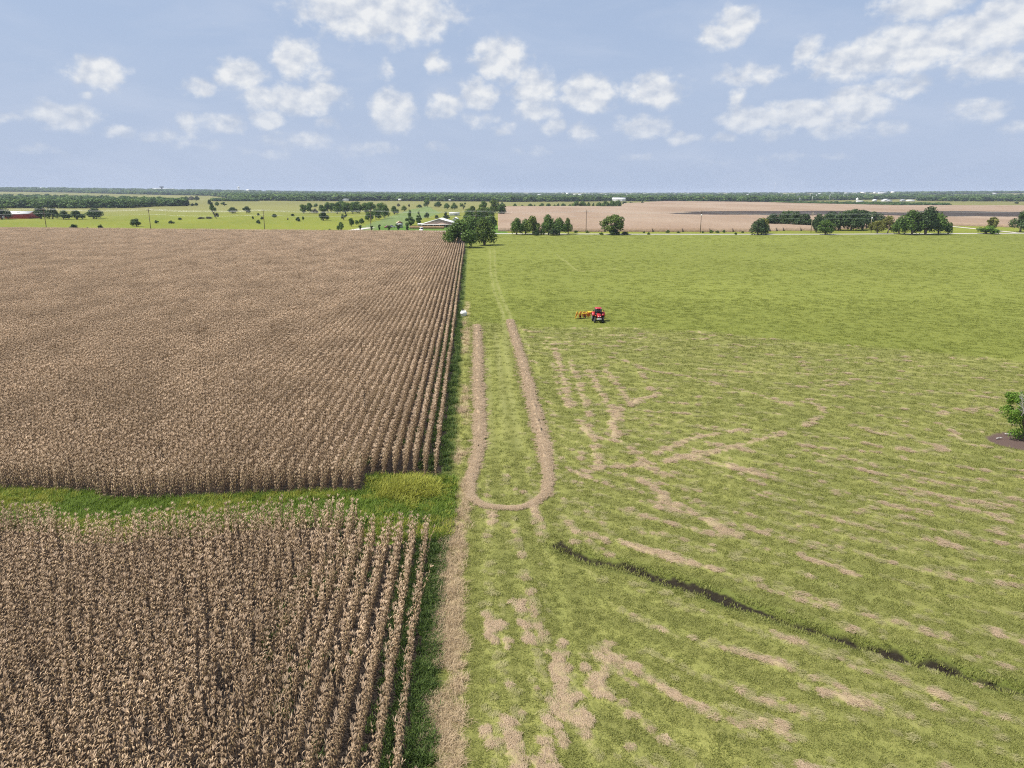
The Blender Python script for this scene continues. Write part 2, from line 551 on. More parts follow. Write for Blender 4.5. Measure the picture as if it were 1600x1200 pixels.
M['beige'] = plain('beige_paint', (0.52, 0.43, 0.30), 0.7)
M['maroon_paint'] = plain('maroon_car_paint', (0.16, 0.02, 0.03), 0.3, 0.1, 0.05, 3, 0.5)
M['silver_paint'] = plain('silver_car_paint', (0.38, 0.39, 0.41), 0.3, 0.3, 0.05)


def glass_mat():
    m, T = new_mat('dark_window_glass')
    return finish(m, T, (0.02, 0.03, 0.032), 0.06, 0.0, 0.6)


M['glass'] = glass_mat()


# ------------------------------------------------------------------ field layout on the ground
ROW_M = -0.0565            # lean of the corn rows, x per metre of y
ROW_C = -3.1               # offset of the row nearest the meadow
ROW_S = 0.83               # row spacing


def off(x, y):
    """metres to the right of the last corn row"""
    return x - ROW_M * y - ROW_C


# far edge of the lower block (seen at its tassels) and near edge of the upper block
LOW_END = [(-300, 792), (0, 787), (90, 790), (97, 805), (200, 805), (215, 798), (330, 796), (350, 788), (480, 784), (488, 782), (562, 784), (568, 812), (576, 810), (640, 806), (655, 806), (700, 806)]
LOW_P = [at(a, b, 1.75) for a, b in LOW_END]
UP_BEG = [(-300, 764), (0, 764), (130, 768), (148, 768), (152, 779), (240, 780), (300, 775), (420, 771), (568, 767), (574, 742), (610, 741), (640, 742), (690, 745)]
UP_P = [at(a, b + 6, 0.0) for a, b in UP_BEG]
LOW_C = np.array([off(p[0], p[1]) for p in LOW_P]); LOW_Y = np.array([p[1] for p in LOW_P])
UP_C = np.array([off(p[0], p[1]) for p in UP_P]); UP_Y = np.array([p[1] for p in UP_P])
ROAD = [at(-260, 357.2), at(0, 359.0), at(400, 363.2), at(680, 365.0), at(1040, 366.3), at(1300, 366.2), at(1600, 364.6), at(1900, 362.5)]
ROAD_X = np.array([p[0] for p in ROAD]); ROAD_Y = np.array([p[1] for p in ROAD])


def low_end(e): return np.interp(e, LOW_C, LOW_Y)
def up_beg(e): return np.interp(e, UP_C, UP_Y)
def road_y(x): return np.interp(x, ROAD_X, ROAD_Y)
def up_end(e, x): return np.where(e > -4 * ROW_S + 0.2, at(715, 389)[1], road_y(x) - 9.0)


DITCH = [at(*p) for p in [(868, 848), (888, 861), (910, 869), (952, 879), (1012, 894), (1060, 909), (1120, 930), (1150, 942), (1240, 972), (1300, 990), (1420, 1026), (1504, 1050), (1600, 1080), (1760, 1130)]]
MOW = [at(*p) for p in [(722, 500), (830, 512), (1000, 514), (1110, 520), (1240, 533), (1420, 548), (1600, 566), (1900, 600)]]
MOW_X = np.array([p[0] for p in MOW]); MOW_Y = np.array([p[1] for p in MOW])
WIND = [at(*p) for p in [(745, 508), (747, 540), (747, 590), (749, 640), (750, 690), (744, 722), (735, 752), (734, 778), (752, 790), (778, 794), (806, 796), (834, 788), (855, 770), (857, 745), (852, 710), (843, 670), (830, 620), (816, 565), (805, 530), (796, 500)]]
STREAKS = [([(1033, 616), (1000, 625), (970, 640), (958, 660), (962, 690), (992, 706)], 1.0, 1.0),
           ([(868, 545), (880, 590), (889, 637)], .8, .9), ([(890, 565), (902, 592), (917, 640), (922, 655)], .8, .8), ([(917, 571), (936, 609), (950, 632), (962, 650)], .8, .8),
           ([(942, 571), (970, 612), (985, 625)], .7, .7), ([(1000, 582), (1022, 615)], .7, .7), ([(914, 668), (929, 700), (937, 728)], .9, .9), ([(905, 655), (912, 668), (918, 690)], .6, .6),
           ([(1017, 714), (1071, 688), (1110, 680), (1165, 671)], .8, .9), ([(1028, 724), (1075, 716), (1127, 703), (1180, 690), (1240, 674)], .8, .9),
           ([(912, 737), (950, 731), (989, 728), (1040, 722), (1090, 708)], .8, .9), ([(1000, 746), (1025, 768), (1046, 786), (1090, 806), (1150, 836)], .8, .9), ([(990, 704), (1005, 725), (1040, 745)], .7, .8),
           ([(921, 553), (977, 564), (1015, 580)], .6, .7), ([(1015, 580), (1090, 592), (1165, 612), (1240, 636)], .6, .7), ([(850, 545), (868, 536), (890, 540)], .7, .7),
           ([(860, 565), (868, 590), (874, 620)], .35, .6), ([(905, 690), (912, 720)], .35, .6),
           ([(763, 960), (770, 985), (765, 1012)], .45, .8), ([(782, 975), (790, 1000), (788, 1018)], .45, .8), ([(814, 942), (818, 975), (824, 1008)], .55, .95), ([(876, 1005), (880, 1045), (892, 1090), (890, 1100)], .6, .9),
           ([(912, 1018), (930, 1050), (944, 1085)], .6, .9), ([(944, 1010), (968, 1040), (990, 1052)], .6, .8), ([(870, 1104), (900, 1130), (918, 1150)], .6, .85), ([(795, 1128), (800, 1160)], .6, .8),
           ([(760, 1140), (766, 1160)], .6, .8), ([(800, 1175), (808, 1215)], .6, .8), ([(852, 1125), (870, 1135), (886, 1165)], .4, .8), ([(840, 1190), (862, 1200)], .5, .8),
           ([(1460, 662), (1485, 672), (1505, 686)], .9, .9), ([(1470, 648), (1500, 642), (1528, 640)], .7, .8), ([(1440, 690), (1475, 702)], .8, .8), ([(1365, 675), (1410, 684)], .8, .8), ([(1255, 697), (1300, 704)], .7, .7),
           ([(1250, 870), (1300, 885), (1340, 900)], .5, .8), ([(1450, 843), (1505, 855)], .5, .8), ([(1260, 625), (1290, 645), (1260, 665)], .8, .8)]
STREAKS = [([at(*p) for p in pts], w, s) for pts, w, s in STREAKS]
TRACKS = [[at(*p) for p in pts] for pts in ([(765, 388), (766, 420), (772, 455), (786, 490), (792, 560), (802, 640), (812, 700)], [(772, 388), (774, 430), (782, 460), (800, 500)], [(775, 520), (784, 600), (790, 690)], [(762, 560), (764, 640), (768, 700)],
                                               [(1000, 415), (905, 425), (870, 398)])]


def rise(x, y):
    r = np.hypot(x, y); a = np.arctan2(x, y)
    t = np.clip((r - 1500) / 4500, 0, 1)
    return t * t * (31 * smooth(0.06, 0.62, -a) + 22 * smooth(0.1, 0.62, a))


def ditch_depth(x, y):
    d, t = seg_dist(x, y, DITCH)
    w = 0.42 + 0.22 * vnoise(x * 0.7, y * 0.7, 31)
    deep = 0.46 * smooth(0.0, 0.05, t) * (0.35 + 0.9 * vnoise(x * 0.45, y * 0.45, 32))
    return d, t, -deep * np.exp(-(d / w) ** 2) + 0.05 * np.exp(-((d - 1.0) / 0.45) ** 2)


def mud_width(x, y):
    return .26 + .28 * smooth(.38, .75, vnoise(x * .42, y * .42, 32) * .6 + .45 * vnoise(x * 1.1, y * 1.1, 74))


def flow_dir(x, y):
    """heading of the mower passes: along the rows beside the corn, along the ditch further out, along the mow line at the far end"""
    e = off(x, y)
    dx, dy = DITCH[-2][0] - DITCH[2][0], DITCH[-2][1] - DITCH[2][1]
    a_d = math.atan2(dy, dx)
    a_row = math.atan2(-1.0, -ROW_M)
    t = smooth(3.5, 15.0, e - 0.09 * (y - 25))
    a = a_row * (1 - t) + a_d * t
    a_mow = -0.10
    k = smooth(52, 84, y - 0.1 * x) * smooth(8, 16, e)
    return a * (1 - k) + a_mow * k


def passes(x, y):
    """ridges left by the mower between its passes, -1..1"""
    e = off(x, y)
    dA, dB = DITCH[2], DITCH[-2]
    L_ = math.hypot(dB[0] - dA[0], dB[1] - dA[1])
    nx, ny = -(dB[1] - dA[1]) / L_, (dB[0] - dA[0]) / L_
    bend = 1.6 * (vnoise(x * .05, y * .05, 17) - .5)
    u1 = (x - dA[0]) * nx + (y - dA[1]) * ny + bend
    u2 = y - np.interp(x, MOW_X, MOW_Y) + bend
    u3 = e + .3 * bend
    t = smooth(3.5, 13.0, e - 0.09 * (y - 25))
    k = smooth(52, 84, y - 0.1 * x) * smooth(8, 16, e)
    return np.where(k > .5, np.cos(u2 * 2 * math.pi / 2.7), np.where(t > .5, np.cos(u1 * 2 * math.pi / 2.3), np.cos(u3 * 2 * math.pi / 1.9)))


def hay_map(x, y):
    """how much cut hay lies here, 0..1"""
    a = flow_dir(x, y)
    wx = x + 1.2 * (vnoise(x * 0.12, y * 0.12, 3) - 0.5) * 2
    wy = y + 1.2 * (vnoise(x * 0.12, y * 0.12, 4) - 0.5) * 2
    acc_ = np.zeros_like(x)
    K = 11
    for i in range(K):
        s = (i - K // 2) * 0.40
        acc_ += vnoise((wx + np.cos(a) * s) * 2.7, (wy + np.sin(a) * s) * 2.7, 5)
    lic = (acc_ / K - 0.5) * 3.6 + 0.5
    patch = fbm(x * 0.055, y * 0.055, 9, 3)
    fine = fbm(x * 2.6, y * 2.6, 15, 3)
    fine2 = fbm(x * 6.0, y * 6.0, 16, 2)
    v = lic * 0.66 + patch * 0.22 + 0.085 + fine * 0.48 + (fine2 - .5) * .30 + .135 * passes(x, y)
    e = off(x, y)
    mowed = smooth(3.0, 0.0, y - np.interp(x, MOW_X, MOW_Y)) * smooth(2.6, 5.0, e)
    calm = smooth(0.0, 2.5, np.minimum(np.abs(e - 6.0) - 0.0, 99)) if False else 1.0
    strip = smooth(50, 58, y) * smooth(9.5, 8.0, e)            # the clean strip between the windrow arms
    vv = v - 0.078 - 0.05 * smooth(44, 30, y) - 0.12 * strip - 0.04 * smooth(30, 70, y)
    h = (.36 * smooth(.70, 1.02, vv) + .64 * smooth(1.04, 1.27, vv)) * mowed * (1 - 0.75 * strip)
    wob = 0.5 * (fbm(x * 0.9, y * 0.9, 21, 3) - 0.5)
    for pts, w, s in STREAKS:
        lo = np.min([p[1] for p in pts]) - 4; hi = np.max([p[1] for p in pts]) + 4
        k = (y > lo) & (y < hi)
        if not k.any(): continue
        d, t = seg_dist(x[k] + wob[k] * 1.6, y[k] + wob[k] * 2.2, pts)
        brk = smooth(0.33, 0.52, fbm(x[k] * 0.75, y[k] * 0.75, 23, 3) + 0.07)
        h[k] = np.maximum(h[k], s * smooth(w * 0.62, w * 0.15, d + 1.1 * w * (fine[k] - 0.5) + .6 * w * (fine2[k] - .5)) * brk)
    c = at(1600, 690)
    h *= np.hypot((x - c[0]) / 3.7, (y - c[1]) / 3.0) > 1.0        # none on the mulch
    return np.clip(h, 0, 1)


def margin_map(x, y):
    """dead grass strip along the corn, 0..1"""
    e = off(x, y)
    w = 0.5 * (fbm(x * 0.5, y * 0.25, 41, 3) - 0.5)
    near = smooth(46.5, 43.0, y)
    a = smooth(0.75, 1.15, e + w) * smooth(2.75, 2.1, e + w * 1.6) * near * smooth(0.34, 0.64, fbm(x * 0.6, y * 0.35, 43, 3) + 0.12)
    b = smooth(1.3, 1.8, e + w) * smooth(2.9, 2.2, e + w) * (1 - near) * smooth(0.45, 0.62, fbm(x * 0.35, y * 0.12, 44, 3)) * 0.8
    return np.clip(np.maximum(a, b), 0, 1)


FIELD_FAR = [at(*p, 0) for p in [(776, 362), (1020, 362.6), (1185, 362.6), (1232, 360.5), (1265, 361), (1480, 352.5), (1600, 356), (1720, 350), (1720, 323), (1600, 322.4), (1400, 322), (1240, 318.5), (1200, 317), (1040, 315), (975, 319), (968, 323.5), (780, 324.0), (776, 345)]]
LANE = [at(*p) for p in [(545, 362), (590, 345), (640, 328), (668, 322), (690, 333), (650, 345), (640, 352), (638, 362)]]
LAWN = [at(*p) for p in [(575, 364), (600, 352), (640, 353), (700, 350), (790, 352), (793, 364.5), (660, 364.5)]]


def ground_tint(x, y, z):
    """base colour of what grows on the ground"""
    r = np.hypot(x, y)
    n1 = fbm(x * 0.02, y * 0.02, 51, 4)[:, None]; n2 = fbm(x * 0.25, y * 0.25, 52, 4)[:, None]
    n3 = fbm(x * 0.004, y * 0.0015, 53, 3)[:, None]
    C = lambda *c: np.array(c)[None, :]
    past = C(.185, .205, .030) * (0.85 + 0.3 * n1) * (1 - 0.0) + C(.05, .02, .005) * (n2 - 0.5)
    far = C(.19, .185, .060) * (0.8 + 0.4 * n3)
    t = smooth(600, 1000, r)[:, None]
    col = past * (1 - t) + far * t
    e = off(x, y)
    ry = road_y(x)
    mead = (e > 0.0) & (y < ry) | (y < 10)
    tall = C(.180, .200, .040) * (0.86 + 0.28 * n1) + (n2 - 0.5) * C(.03, .025, .005)
    mown = C(.205, .210, .058) * (0.85 + 0.3 * n1) + (n2 - 0.5) * C(.08, .07, .02)
    k = smooth(2.0, -2.0, y - np.interp(x, MOW_X, MOW_Y) + 2.5 * (vnoise(x * .3, y * .3, 54) - .5))[:, None]
    mown = mown * (1 + .13 * passes(x, y) * (np.hypot(x, y) < 140))[:, None]
    m = mown * k + tall * (1 - k)
    col = np.where(mead[:, None], m, col)
    lush = C(.090, .120, .030)
    lk = smooth(2.0, 0.9, e)[:, None] * mead[:, None]
    col = col * (1 - lk) + lush * lk
    # soil below the corn and the weedy gap between the blocks
    corn = (e <= 0.45) & (y < ry - 6) & (y > 0)
    gap = corn & (y > low_end(np.minimum(e, 1)) - 0.4) & (y < up_beg(np.minimum(e, 1)) + 0.2)
    soil = C(.040, .031, .024) * (0.7 + 0.6 * n2)
    col = np.where(corn[:, None], soil, col)
    gcol = C(.130, .185, .028) * (0.7 + 0.6 * n2)
    col = np.where(gap[:, None], gcol, col)
    for poly, c in ((LANE, (.150, .200, .065)), (LAWN, (.095, .175, .026))):
        k = inpoly(x, y, poly)
        col = np.where(k[:, None], C(*c) * (0.85 + 0.3 * n2), col)
    return np.clip(col, 0.004, 0.9)


def build_ground():
    a = np.linspace(math.radians(-52), math.radians(52), 860)
    th = np.linspace(math.radians(62), math.radians(3.3), 600)
    r1 = CAM_H / np.tan(th)
    r2 = np.geomspace(r1[-1], 16000, 90)[1:]
    r = np.concatenate([r1, r2])
    R, A = np.meshgrid(r, a, indexing='ij')
    x = (R * np.sin(A)).ravel(); y = (R * np.cos(A)).ravel()
    z = rise(x, y)
    near = (y < 75) & (x > -8)
    dd = np.full(x.shape, 99.0); zz = np.zeros(x.shape); tt = np.zeros(x.shape)
    d_, t_, z_ = ditch_depth(x[near], y[near])
    dd[near] = d_; zz[near] = z_; tt[near] = t_
    e = off(x, y)
    mead = smooth(0.6, 2.5, e) * smooth(380, 340, y)
    hay = np.zeros(x.shape); mar = np.zeros(x.shape); trk = np.zeros(x.shape)
    k = (y < 150) & (e > 0.2) & (y > 8)
    hay[k] = hay_map(x[k], y[k]); mar[k] = margin_map(x[k], y[k])
    k = (y < 320) & (e > 2) & (e < 60)
    for T_ in TRACKS:
        d, _ = seg_dist(x[k], y[k], T_)
        trk[k] = np.maximum(trk[k], smooth(0.55, 0.12, d) * (0.3 + 0.7 * vnoise(x[k] * .4, y[k] * .12, 61)))
    bump = (fbm(x * 0.35, y * 0.35, 71, 4) - 0.5) * 0.16
    hay *= smooth(.45, .9, dd)
    hz_ = hay * (0.05 + 0.10 * vnoise(x * 2.1, y * 2.1, 72))
    z = z + zz + mead * (bump + hz_ * (y < 150))
    mud = smooth(1.15, .75, dd / (mud_width(x, y) * (1 + .5 * (tt < .13))) + .5 * (vnoise(x * 3, y * 3, 73) - .5)) * (tt > 0)
    ring = smooth(1.4, 0.4, dd) * smooth(0.0, 0.04, tt)
    mul = at(1600, 690)
    mulch = smooth(1.0, 0.85, np.hypot((x - mul[0]) / 3.4, (y - mul[1]) / 2.7) + 0.3 * (fbm(x * .8, y * .8, 75, 3) - .5))
    tint = ground_tint(x, y, z)
    col = np.ones((len(x), 4)); col[:, :3] = tint
    nr, na = R.shape
    i = np.arange(nr * na).reshape(nr, na)
    Q = np.stack([i[:-1, :-1], i[:-1, 1:], i[1:, 1:], i[1:, :-1]], -1).reshape(-1, 4)
    Q = Q[:, ::-1]
    m, T = new_mat('field_ground')
    co = T.n('ShaderNodeTexCoord').outputs['Object']
    tint_c = attr(T, 'tint', True)
    n_f = T.noise(co, 5.0, 6.0, 0.7)
    n_m = T.noise(co, 0.6, 5.0, 0.6)
    n_x = T.noise(co, 22.0, 3.0, 0.7)
    g = T.mix(1.0, tint_c, T.mix(n_f, (0.45, 0.50, 0.45), (1.5, 1.45, 1.6)), 'MULTIPLY')
    g = T.mix(1.0, g, T.mix(n_m, (0.86, 0.90, 0.86), (1.13, 1.10, 1.14)), 'MULTIPLY')
    straw = T.mix(n_x, (0.30, 0.22, 0.125), (0.55, 0.425, 0.285))
    g = T.mix(T.math('MULTIPLY', attr(T, 'ring'), 0.65), g, (0.075, 0.105, 0.016))
    hay_a = attr(T, 'hay')
    g = T.mix(T.math('MULTIPLY', hay_a, 0.80), g, T.mix(T.rng(hay_a, .25, .6), T.mix(n_x, (0.24, 0.23, 0.085), (0.44, 0.40, 0.19)), straw))
    g = T.mix(T.math('MULTIPLY', attr(T, 'margin'), 0.95), g, T.mix(n_x, (0.26, 0.20, 0.11), (0.52, 0.41, 0.25)))
    g = T.mix(T.math('MULTIPLY', attr(T, 'track'), 0.7), g, (0.27, 0.27, 0.10))
    g = T.mix(attr(T, 'mulch'), g, T.mix(n_x, (0.05, 0.035, 0.03), (0.19, 0.13, 0.11)))
    g = T.mix(attr(T, 'mud'), g, T.mix(n_f, (0.010, 0.009, 0.007), (0.045, 0.036, 0.024)))
    finish(m, T, g, 0.95, spec=0.1, bump=(T.math('ADD', n_f, T.math('MULTIPLY', n_x, 0.5)), 0.12, 0.8))
    A_ = {'tint': ('FLOAT_COLOR', 'POINT', col)}
    for nm, arr in (('hay', hay), ('margin', mar), ('track', trk), ('mud', mud), ('ring', ring), ('mulch', mulch)):
        A_[nm] = ('FLOAT', 'POINT', arr)
    me = np_mesh('ground', np.stack([x, y, z], 1), Q, m, smooth_=True, attrs=A_)
    o = link('ground', me)
    tag(o, 'wide flat farmland ground of soil, grass and cut hay meadow', 'ground', kind='structure')
    # coarse sheet below and behind it
    s = 16000
    me = np_mesh('terrain', [(-s, -s, -1.5), (s, -s, -1.5), (s, s, -1.5), (-s, s, -1.5)], [(0, 1, 2, 3)], plain('terrain_green', (0.14, 0.16, 0.04), 0.95, scale=0.02))
    tag(link('terrain', me), 'flat green plain running on to the horizon', 'terrain', kind='structure')


build_ground()


def gz(x, y):
    return float(rise(np.array([x]), np.array([y]))[0])


def strip(name, pts, width, z, mat, label, cat, cross=3):
    """a sheet following a line of points"""
    P = np.array([[p[0], p[1]] for p in pts], float)
    d = np.gradient(P, axis=0); d /= np.linalg.norm(d, axis=1)[:, None]
    nrm = np.stack([-d[:, 1], d[:, 0]], 1)
    V = []; Q = []
    offs = np.linspace(-0.5, 0.5, cross)
    for i in range(len(P)):
        wd = width[i] if isinstance(width, (list, tuple)) else width
        for k, o_ in enumerate(offs):
            V.append((P[i, 0] + nrm[i, 0] * o_ * wd, P[i, 1] + nrm[i, 1] * o_ * wd, z + 0.08 * (1 - abs(o_) * 2)))
    for i in range(len(P) - 1):
        for k in range(cross - 1):
            b = i * cross + k
            Q.append((b, b + cross, b + cross + 1, b + 1))
    o = link(name, np_mesh(name, V, Q, mat))
    return tag(o, label, cat, kind='structure')


def dense(pts, n):
    P = np.array([[p[0], p[1]] for p in pts], float)
    s = np.concatenate([[0], np.cumsum(np.linalg.norm(np.diff(P, axis=0), axis=1))])
    u = np.linspace(0, s[-1], n)
    x = np.interp(u, s, P[:, 0]); y = np.interp(u, s, P[:, 1])
    for _ in range(3):
        x[1:-1] = (x[:-2] + 2 * x[1:-1] + x[2:]) / 4; y[1:-1] = (y[:-2] + 2 * y[1:-1] + y[2:]) / 4
    return np.stack([x, y], 1)


strip('road', dense(ROAD, 60), 5.2, 0.10, M['asphalt'], 'pale straight country road crossing behind the cornfield and meadow', 'road')
strip('gravel_drive', dense([at(*p) for p in [(540, 362.5), (552, 360.2), (565, 357.6), (580, 356)]], 14), 6.0, 0.14, M['concrete'], 'pale curving gravel drive leaving the road beside the pasture', 'driveway')
strip('house_drive', dense([at(*p) for p in [(652, 363.6), (672, 362.2), (700, 362.0)]], 8), 10.0, 0.18, M['concrete'], 'pale concrete apron beside the white vehicle and board fence', 'driveway')
strip('farm_track', dense([at(*p) for p in [(1470, 352.5), (1500, 355.3), (1525, 358.0), (1560, 361), (1590, 364)]], 16), 3.6, 0.14, M['concrete'], 'pale farm track running along the ripe field to the road', 'track')


def far_field():
    """ripe crop standing beyond the road, as a canopy with real height"""
    poly = [p[:2] for p in FIELD_FAR]
    a = np.linspace(math.radians(-4), math.radians(46), 420)
    r = np.geomspace(400, 1900, 150)
    R, A = np.meshgrid(r, a, indexing='ij')
    x = (R * np.sin(A)).ravel(); y = (R * np.cos(A)).ravel()
    z = 1.5 + 0.35 * fbm(x * 0.05, y * 0.02, 81, 3) + 0.4 * fbm(x * 0.5, y * 0.5, 82, 2) + rise(x, y)
    ins = inpoly(x, y, poly)
    nr, na = R.shape
    i = np.arange(nr * na).reshape(nr, na)
    Q = np.stack([i[:-1, :-1], i[:-1, 1:], i[1:, 1:], i[1:, :-1]], -1).reshape(-1, 4)[:, ::-1]
    Q = Q[ins[Q].all(1)]
    # vertical skirt round the edge
    E = {}
    for q in Q.tolist():
        for k in range(4):
            s_ = (q[k], q[(k + 1) % 4])
            if (s_[1], s_[0]) in E: del E[(s_[1], s_[0])]
            else: E[s_] = 1
    V = np.stack([x, y, z], 1)
    skirt_v, skirt_q = [], []
    n0 = len(V)
    for (p, q) in E:
        b = n0 + len(skirt_v)
        skirt_v += [(x[p], y[p], 0.02), (x[q], y[q], 0.02)]
        skirt_q.append((q, p, b, b + 1))
    V = np.concatenate([V, np.array(skirt_v)]); Q = np.concatenate([Q, np.array(skirt_q)])
    m, T = new_mat('ripe_far_crop')
    co = T.n('ShaderNodeTexCoord').outputs['Object']
    n1 = T.noise(T.vmath('MULTIPLY', co, (1, 0.35, 1)), 0.012, 5.0, 0.6)
    n2 = T.noise(co, 0.6, 5.0, 0.7)
    c = T.mix(T.rng(n1, 0.3, 0.7), (0.270, 0.190, 0.130), (0.340, 0.258, 0.188))
    c = T.mix(T.rng(T.noise(T.vmath('MULTIPLY', co, (0.5, 2.0, 1)), 0.02, 4.0, 0.6), 0.60, 0.72, 0, 0.5), c, (0.26, 0.21, 0.08))
    c = T.mix(1.0, c, T.mix(n2, (0.62, 0.62, 0.62), (1.35, 1.35, 1.35)), 'MULTIPLY')
    finish(m, T, c, 0.95, spec=0.1, bump=(n2, 0.5, 1.0))
    me = np_mesh('ripe_crop', V, Q, m)
    used = np.zeros(len(V), bool); used[Q.ravel()] = True
    o = link('ripe_crop', me)
    tag(o, 'broad brown field of ripe crop standing beyond the road', 'crop field', kind='stuff')


far_field()


# ------------------------------------------------------------------ scattered vegetation
def proto_coll(name, meshes):
    c = bpy.data.collections.new(name)
    for i, me in enumerate(meshes):
        o = bpy.data.objects.new('%s_%02d' % (name, i), me)
        c.objects.link(o)
    return c


def scatter(name, P, rot, scl, coll, nvar, label, cat, var=None, tilt=None):
    """one object that repeats the prototypes on its points"""
    n = len(P)
    P = np.asarray(P, np.float32)
    me = bpy.data.meshes.new(name)
    me.vertices.add(n); me.vertices.foreach_set('co', P.ravel())
    scl = np.asarray(scl, np.float32)
    if scl.ndim == 1: scl = np.repeat(scl[:, None], 3, 1)
    rot3 = np.zeros((n, 3), np.float32); rot3[:, 2] = rot
    if tilt is not None: rot3[:, :2] = tilt
    var = RNG.integers(0, nvar, n) if var is None else var
    for nm, typ, arr, key in (('rot', 'FLOAT_VECTOR', rot3, 'vector'), ('scl', 'FLOAT_VECTOR', scl, 'vector'), ('var', 'INT', var.astype(np.int32), 'value')):
        a = me.attributes.new(nm, typ, 'POINT'); a.data.foreach_set(key, arr.ravel())
    o = link(name, me)
    ng = bpy.data.node_groups.new(name, 'GeometryNodeTree')
    ng.interface.new_socket('Geometry', in_out='INPUT', socket_type='NodeSocketGeometry')
    ng.interface.new_socket('Geometry', in_out='OUTPUT', socket_type='NodeSocketGeometry')
    N = ng.nodes
    gi, go = N.new('NodeGroupInput'), N.new('NodeGroupOutput')
    ci = N.new('GeometryNodeCollectionInfo')
    ci.inputs['Collection'].default_value = coll
    ci.inputs['Separate Children'].default_value = True
    ci.inputs['Reset Children'].default_value = True
    ip = N.new('GeometryNodeInstanceOnPoints')
    ip.inputs['Pick Instance'].default_value = True

    def na(nm, typ):
        nd = N.new('GeometryNodeInputNamedAttribute'); nd.data_type = typ
        nd.inputs['Name'].default_value = nm
        return nd.outputs['Attribute']
    L = ng.links
    L.new(gi.outputs[0], ip.inputs['Points'])
    L.new(ci.outputs[0], ip.inputs['Instance'])
    L.new(na('var', 'INT'), ip.inputs['Instance Index'])
    L.new(na('rot', 'FLOAT_VECTOR'), ip.inputs['Rotation'])
    L.new(na('scl', 'FLOAT_VECTOR'), ip.inputs['Scale'])
    L.new(ip.outputs[0], go.inputs[0])
    md = o.modifiers.new('scatter', 'NODES'); md.node_group = ng
    return tag(o, label, cat, kind='stuff')


class LB:
    """collects strips (leaves, blades) with a tone per face"""
    def __init__(self):
        self.V = []; self.Q = []; self.T = []; self.qt = []; self.tt = []; self.qm = []; self.tm = []

    def strip(self, pts, widths, side, tone, mi=0):
        n = len(self.V)
        for p, w in zip(pts, widths):
            self.V.append(tuple(p - side * w / 2)); self.V.append(tuple(p + side * w / 2))
        for i in range(len(pts) - 1):
            b = n + i * 2
            self.Q.append((b, b + 1, b + 3, b + 2)); self.qt.append(tone); self.qm.append(mi)

    def quad(self, a, b, c, d, tone, mi=0):
        n = len(self.V); self.V += [tuple(a), tuple(b), tuple(c), tuple(d)]
        self.Q.append((n, n + 1, n + 2, n + 3)); self.qt.append(tone); self.qm.append(mi)

    def tri(self, a, b, c, tone, mi=0):
        n = len(self.V); self.V += [tuple(a), tuple(b), tuple(c)]
        self.T.append((n, n + 1, n + 2)); self.tt.append(tone); self.tm.append(mi)

    def prism(self, a, b, r0, r1, tone, mi=0, n=3):
        a, b = Vector(a), Vector(b); d = (b - a).normalized(); u = d.orthogonal().normalized(); w = d.cross(u)
        k0 = len(self.V)
        for p, r in ((a, r0), (b, r1)):
            for k in range(n):
                t = 2 * math.pi * k / n
                self.V.append(tuple(p + u * (math.cos(t) * r) + w * (math.sin(t) * r)))
        for k in range(n):
            self.Q.append((k0 + k, k0 + (k + 1) % n, k0 + n + (k + 1) % n, k0 + n + k)); self.qt.append(tone); self.qm.append(mi)

    def mesh(self, name, mats, sm=False):
        return np_mesh(name, np.array(self.V), np.array(self.Q) if self.Q else None, mats, np.array(self.T) if self.T else None, sm,
                       mat_idx=self.qm + self.tm, attrs={'tone': ('FLOAT', 'FACE', np.array(self.qt + self.tt))})


def corn_leaf(lb, base, az_, rnd, mi=0, tone=None, L=None):
    """a dry leaf that rises, arches over and hangs"""
    L = L or rnd.uniform(0.40, 0.6); w = rnd.uniform(0.028, 0.052)
    h = Vector((math.cos(az_), math.sin(az_), 0)); side = Vector((-math.sin(az_), math.cos(az_), 0))
    up = rnd.uniform(0.6, 1.35); drop = rnd.uniform(1.7, 2.4)
    p = Vector(base); pts = [p.copy()]; n = 5
    for i in range(n):
        pitch = up - (up + drop) * ((i + 0.6) / n) ** 0.8
        p = p + (h * math.cos(pitch) + Vector((0, 0, 1)) * math.sin(pitch)) * (L / n) + side * rnd.uniform(-.02, .02)
        pts.append(p.copy())
    tw = rnd.uniform(-0.9, 0.9)
    tone = rnd.random() if tone is None else tone
    n0 = len(lb.V)
    ws = [0.5, 1.0, 1.0, 0.8, 0.5, 0.1]
    for i, (q, k) in enumerate(zip(pts, ws)):
        s = side * math.cos(tw * i / n) + Vector((0, 0, 1)) * math.sin(tw * i / n)
        lb.V.append(tuple(q - s * w * k / 2)); lb.V.append(tuple(q + s * w * k / 2))
    for i in range(n):
        b = n0 + 2 * i
        lb.Q.append((b, b + 1, b + 3, b + 2)); lb.qt.append(min(1, max(0, tone + rnd.uniform(-.08, .08)))); lb.qm.append(mi)


def plant_parts(rnd):
    """numbers of one corn plant: top height, leaves, tassel spikes, ear"""
    H = rnd.uniform(1.85, 2.25)
    lean = Vector((rnd.uniform(-.10, .10), rnd.uniform(-.10, .10), 0))
    a0 = rnd.choice((.5, 1.5)) * math.pi + rnd.uniform(-.6, .6)
    lv = []
    for i in range(12):
        z = 0.40 + i * (H - 0.58) / 11.5
        lv.append((lean * (z / H) + Vector((0, 0, z)), a0 + i * math.pi + rnd.uniform(-.7, .7), rnd.uniform(0.18, 0.30) if i > 8 else rnd.uniform(.22, .40)))
    return H, lean, lv


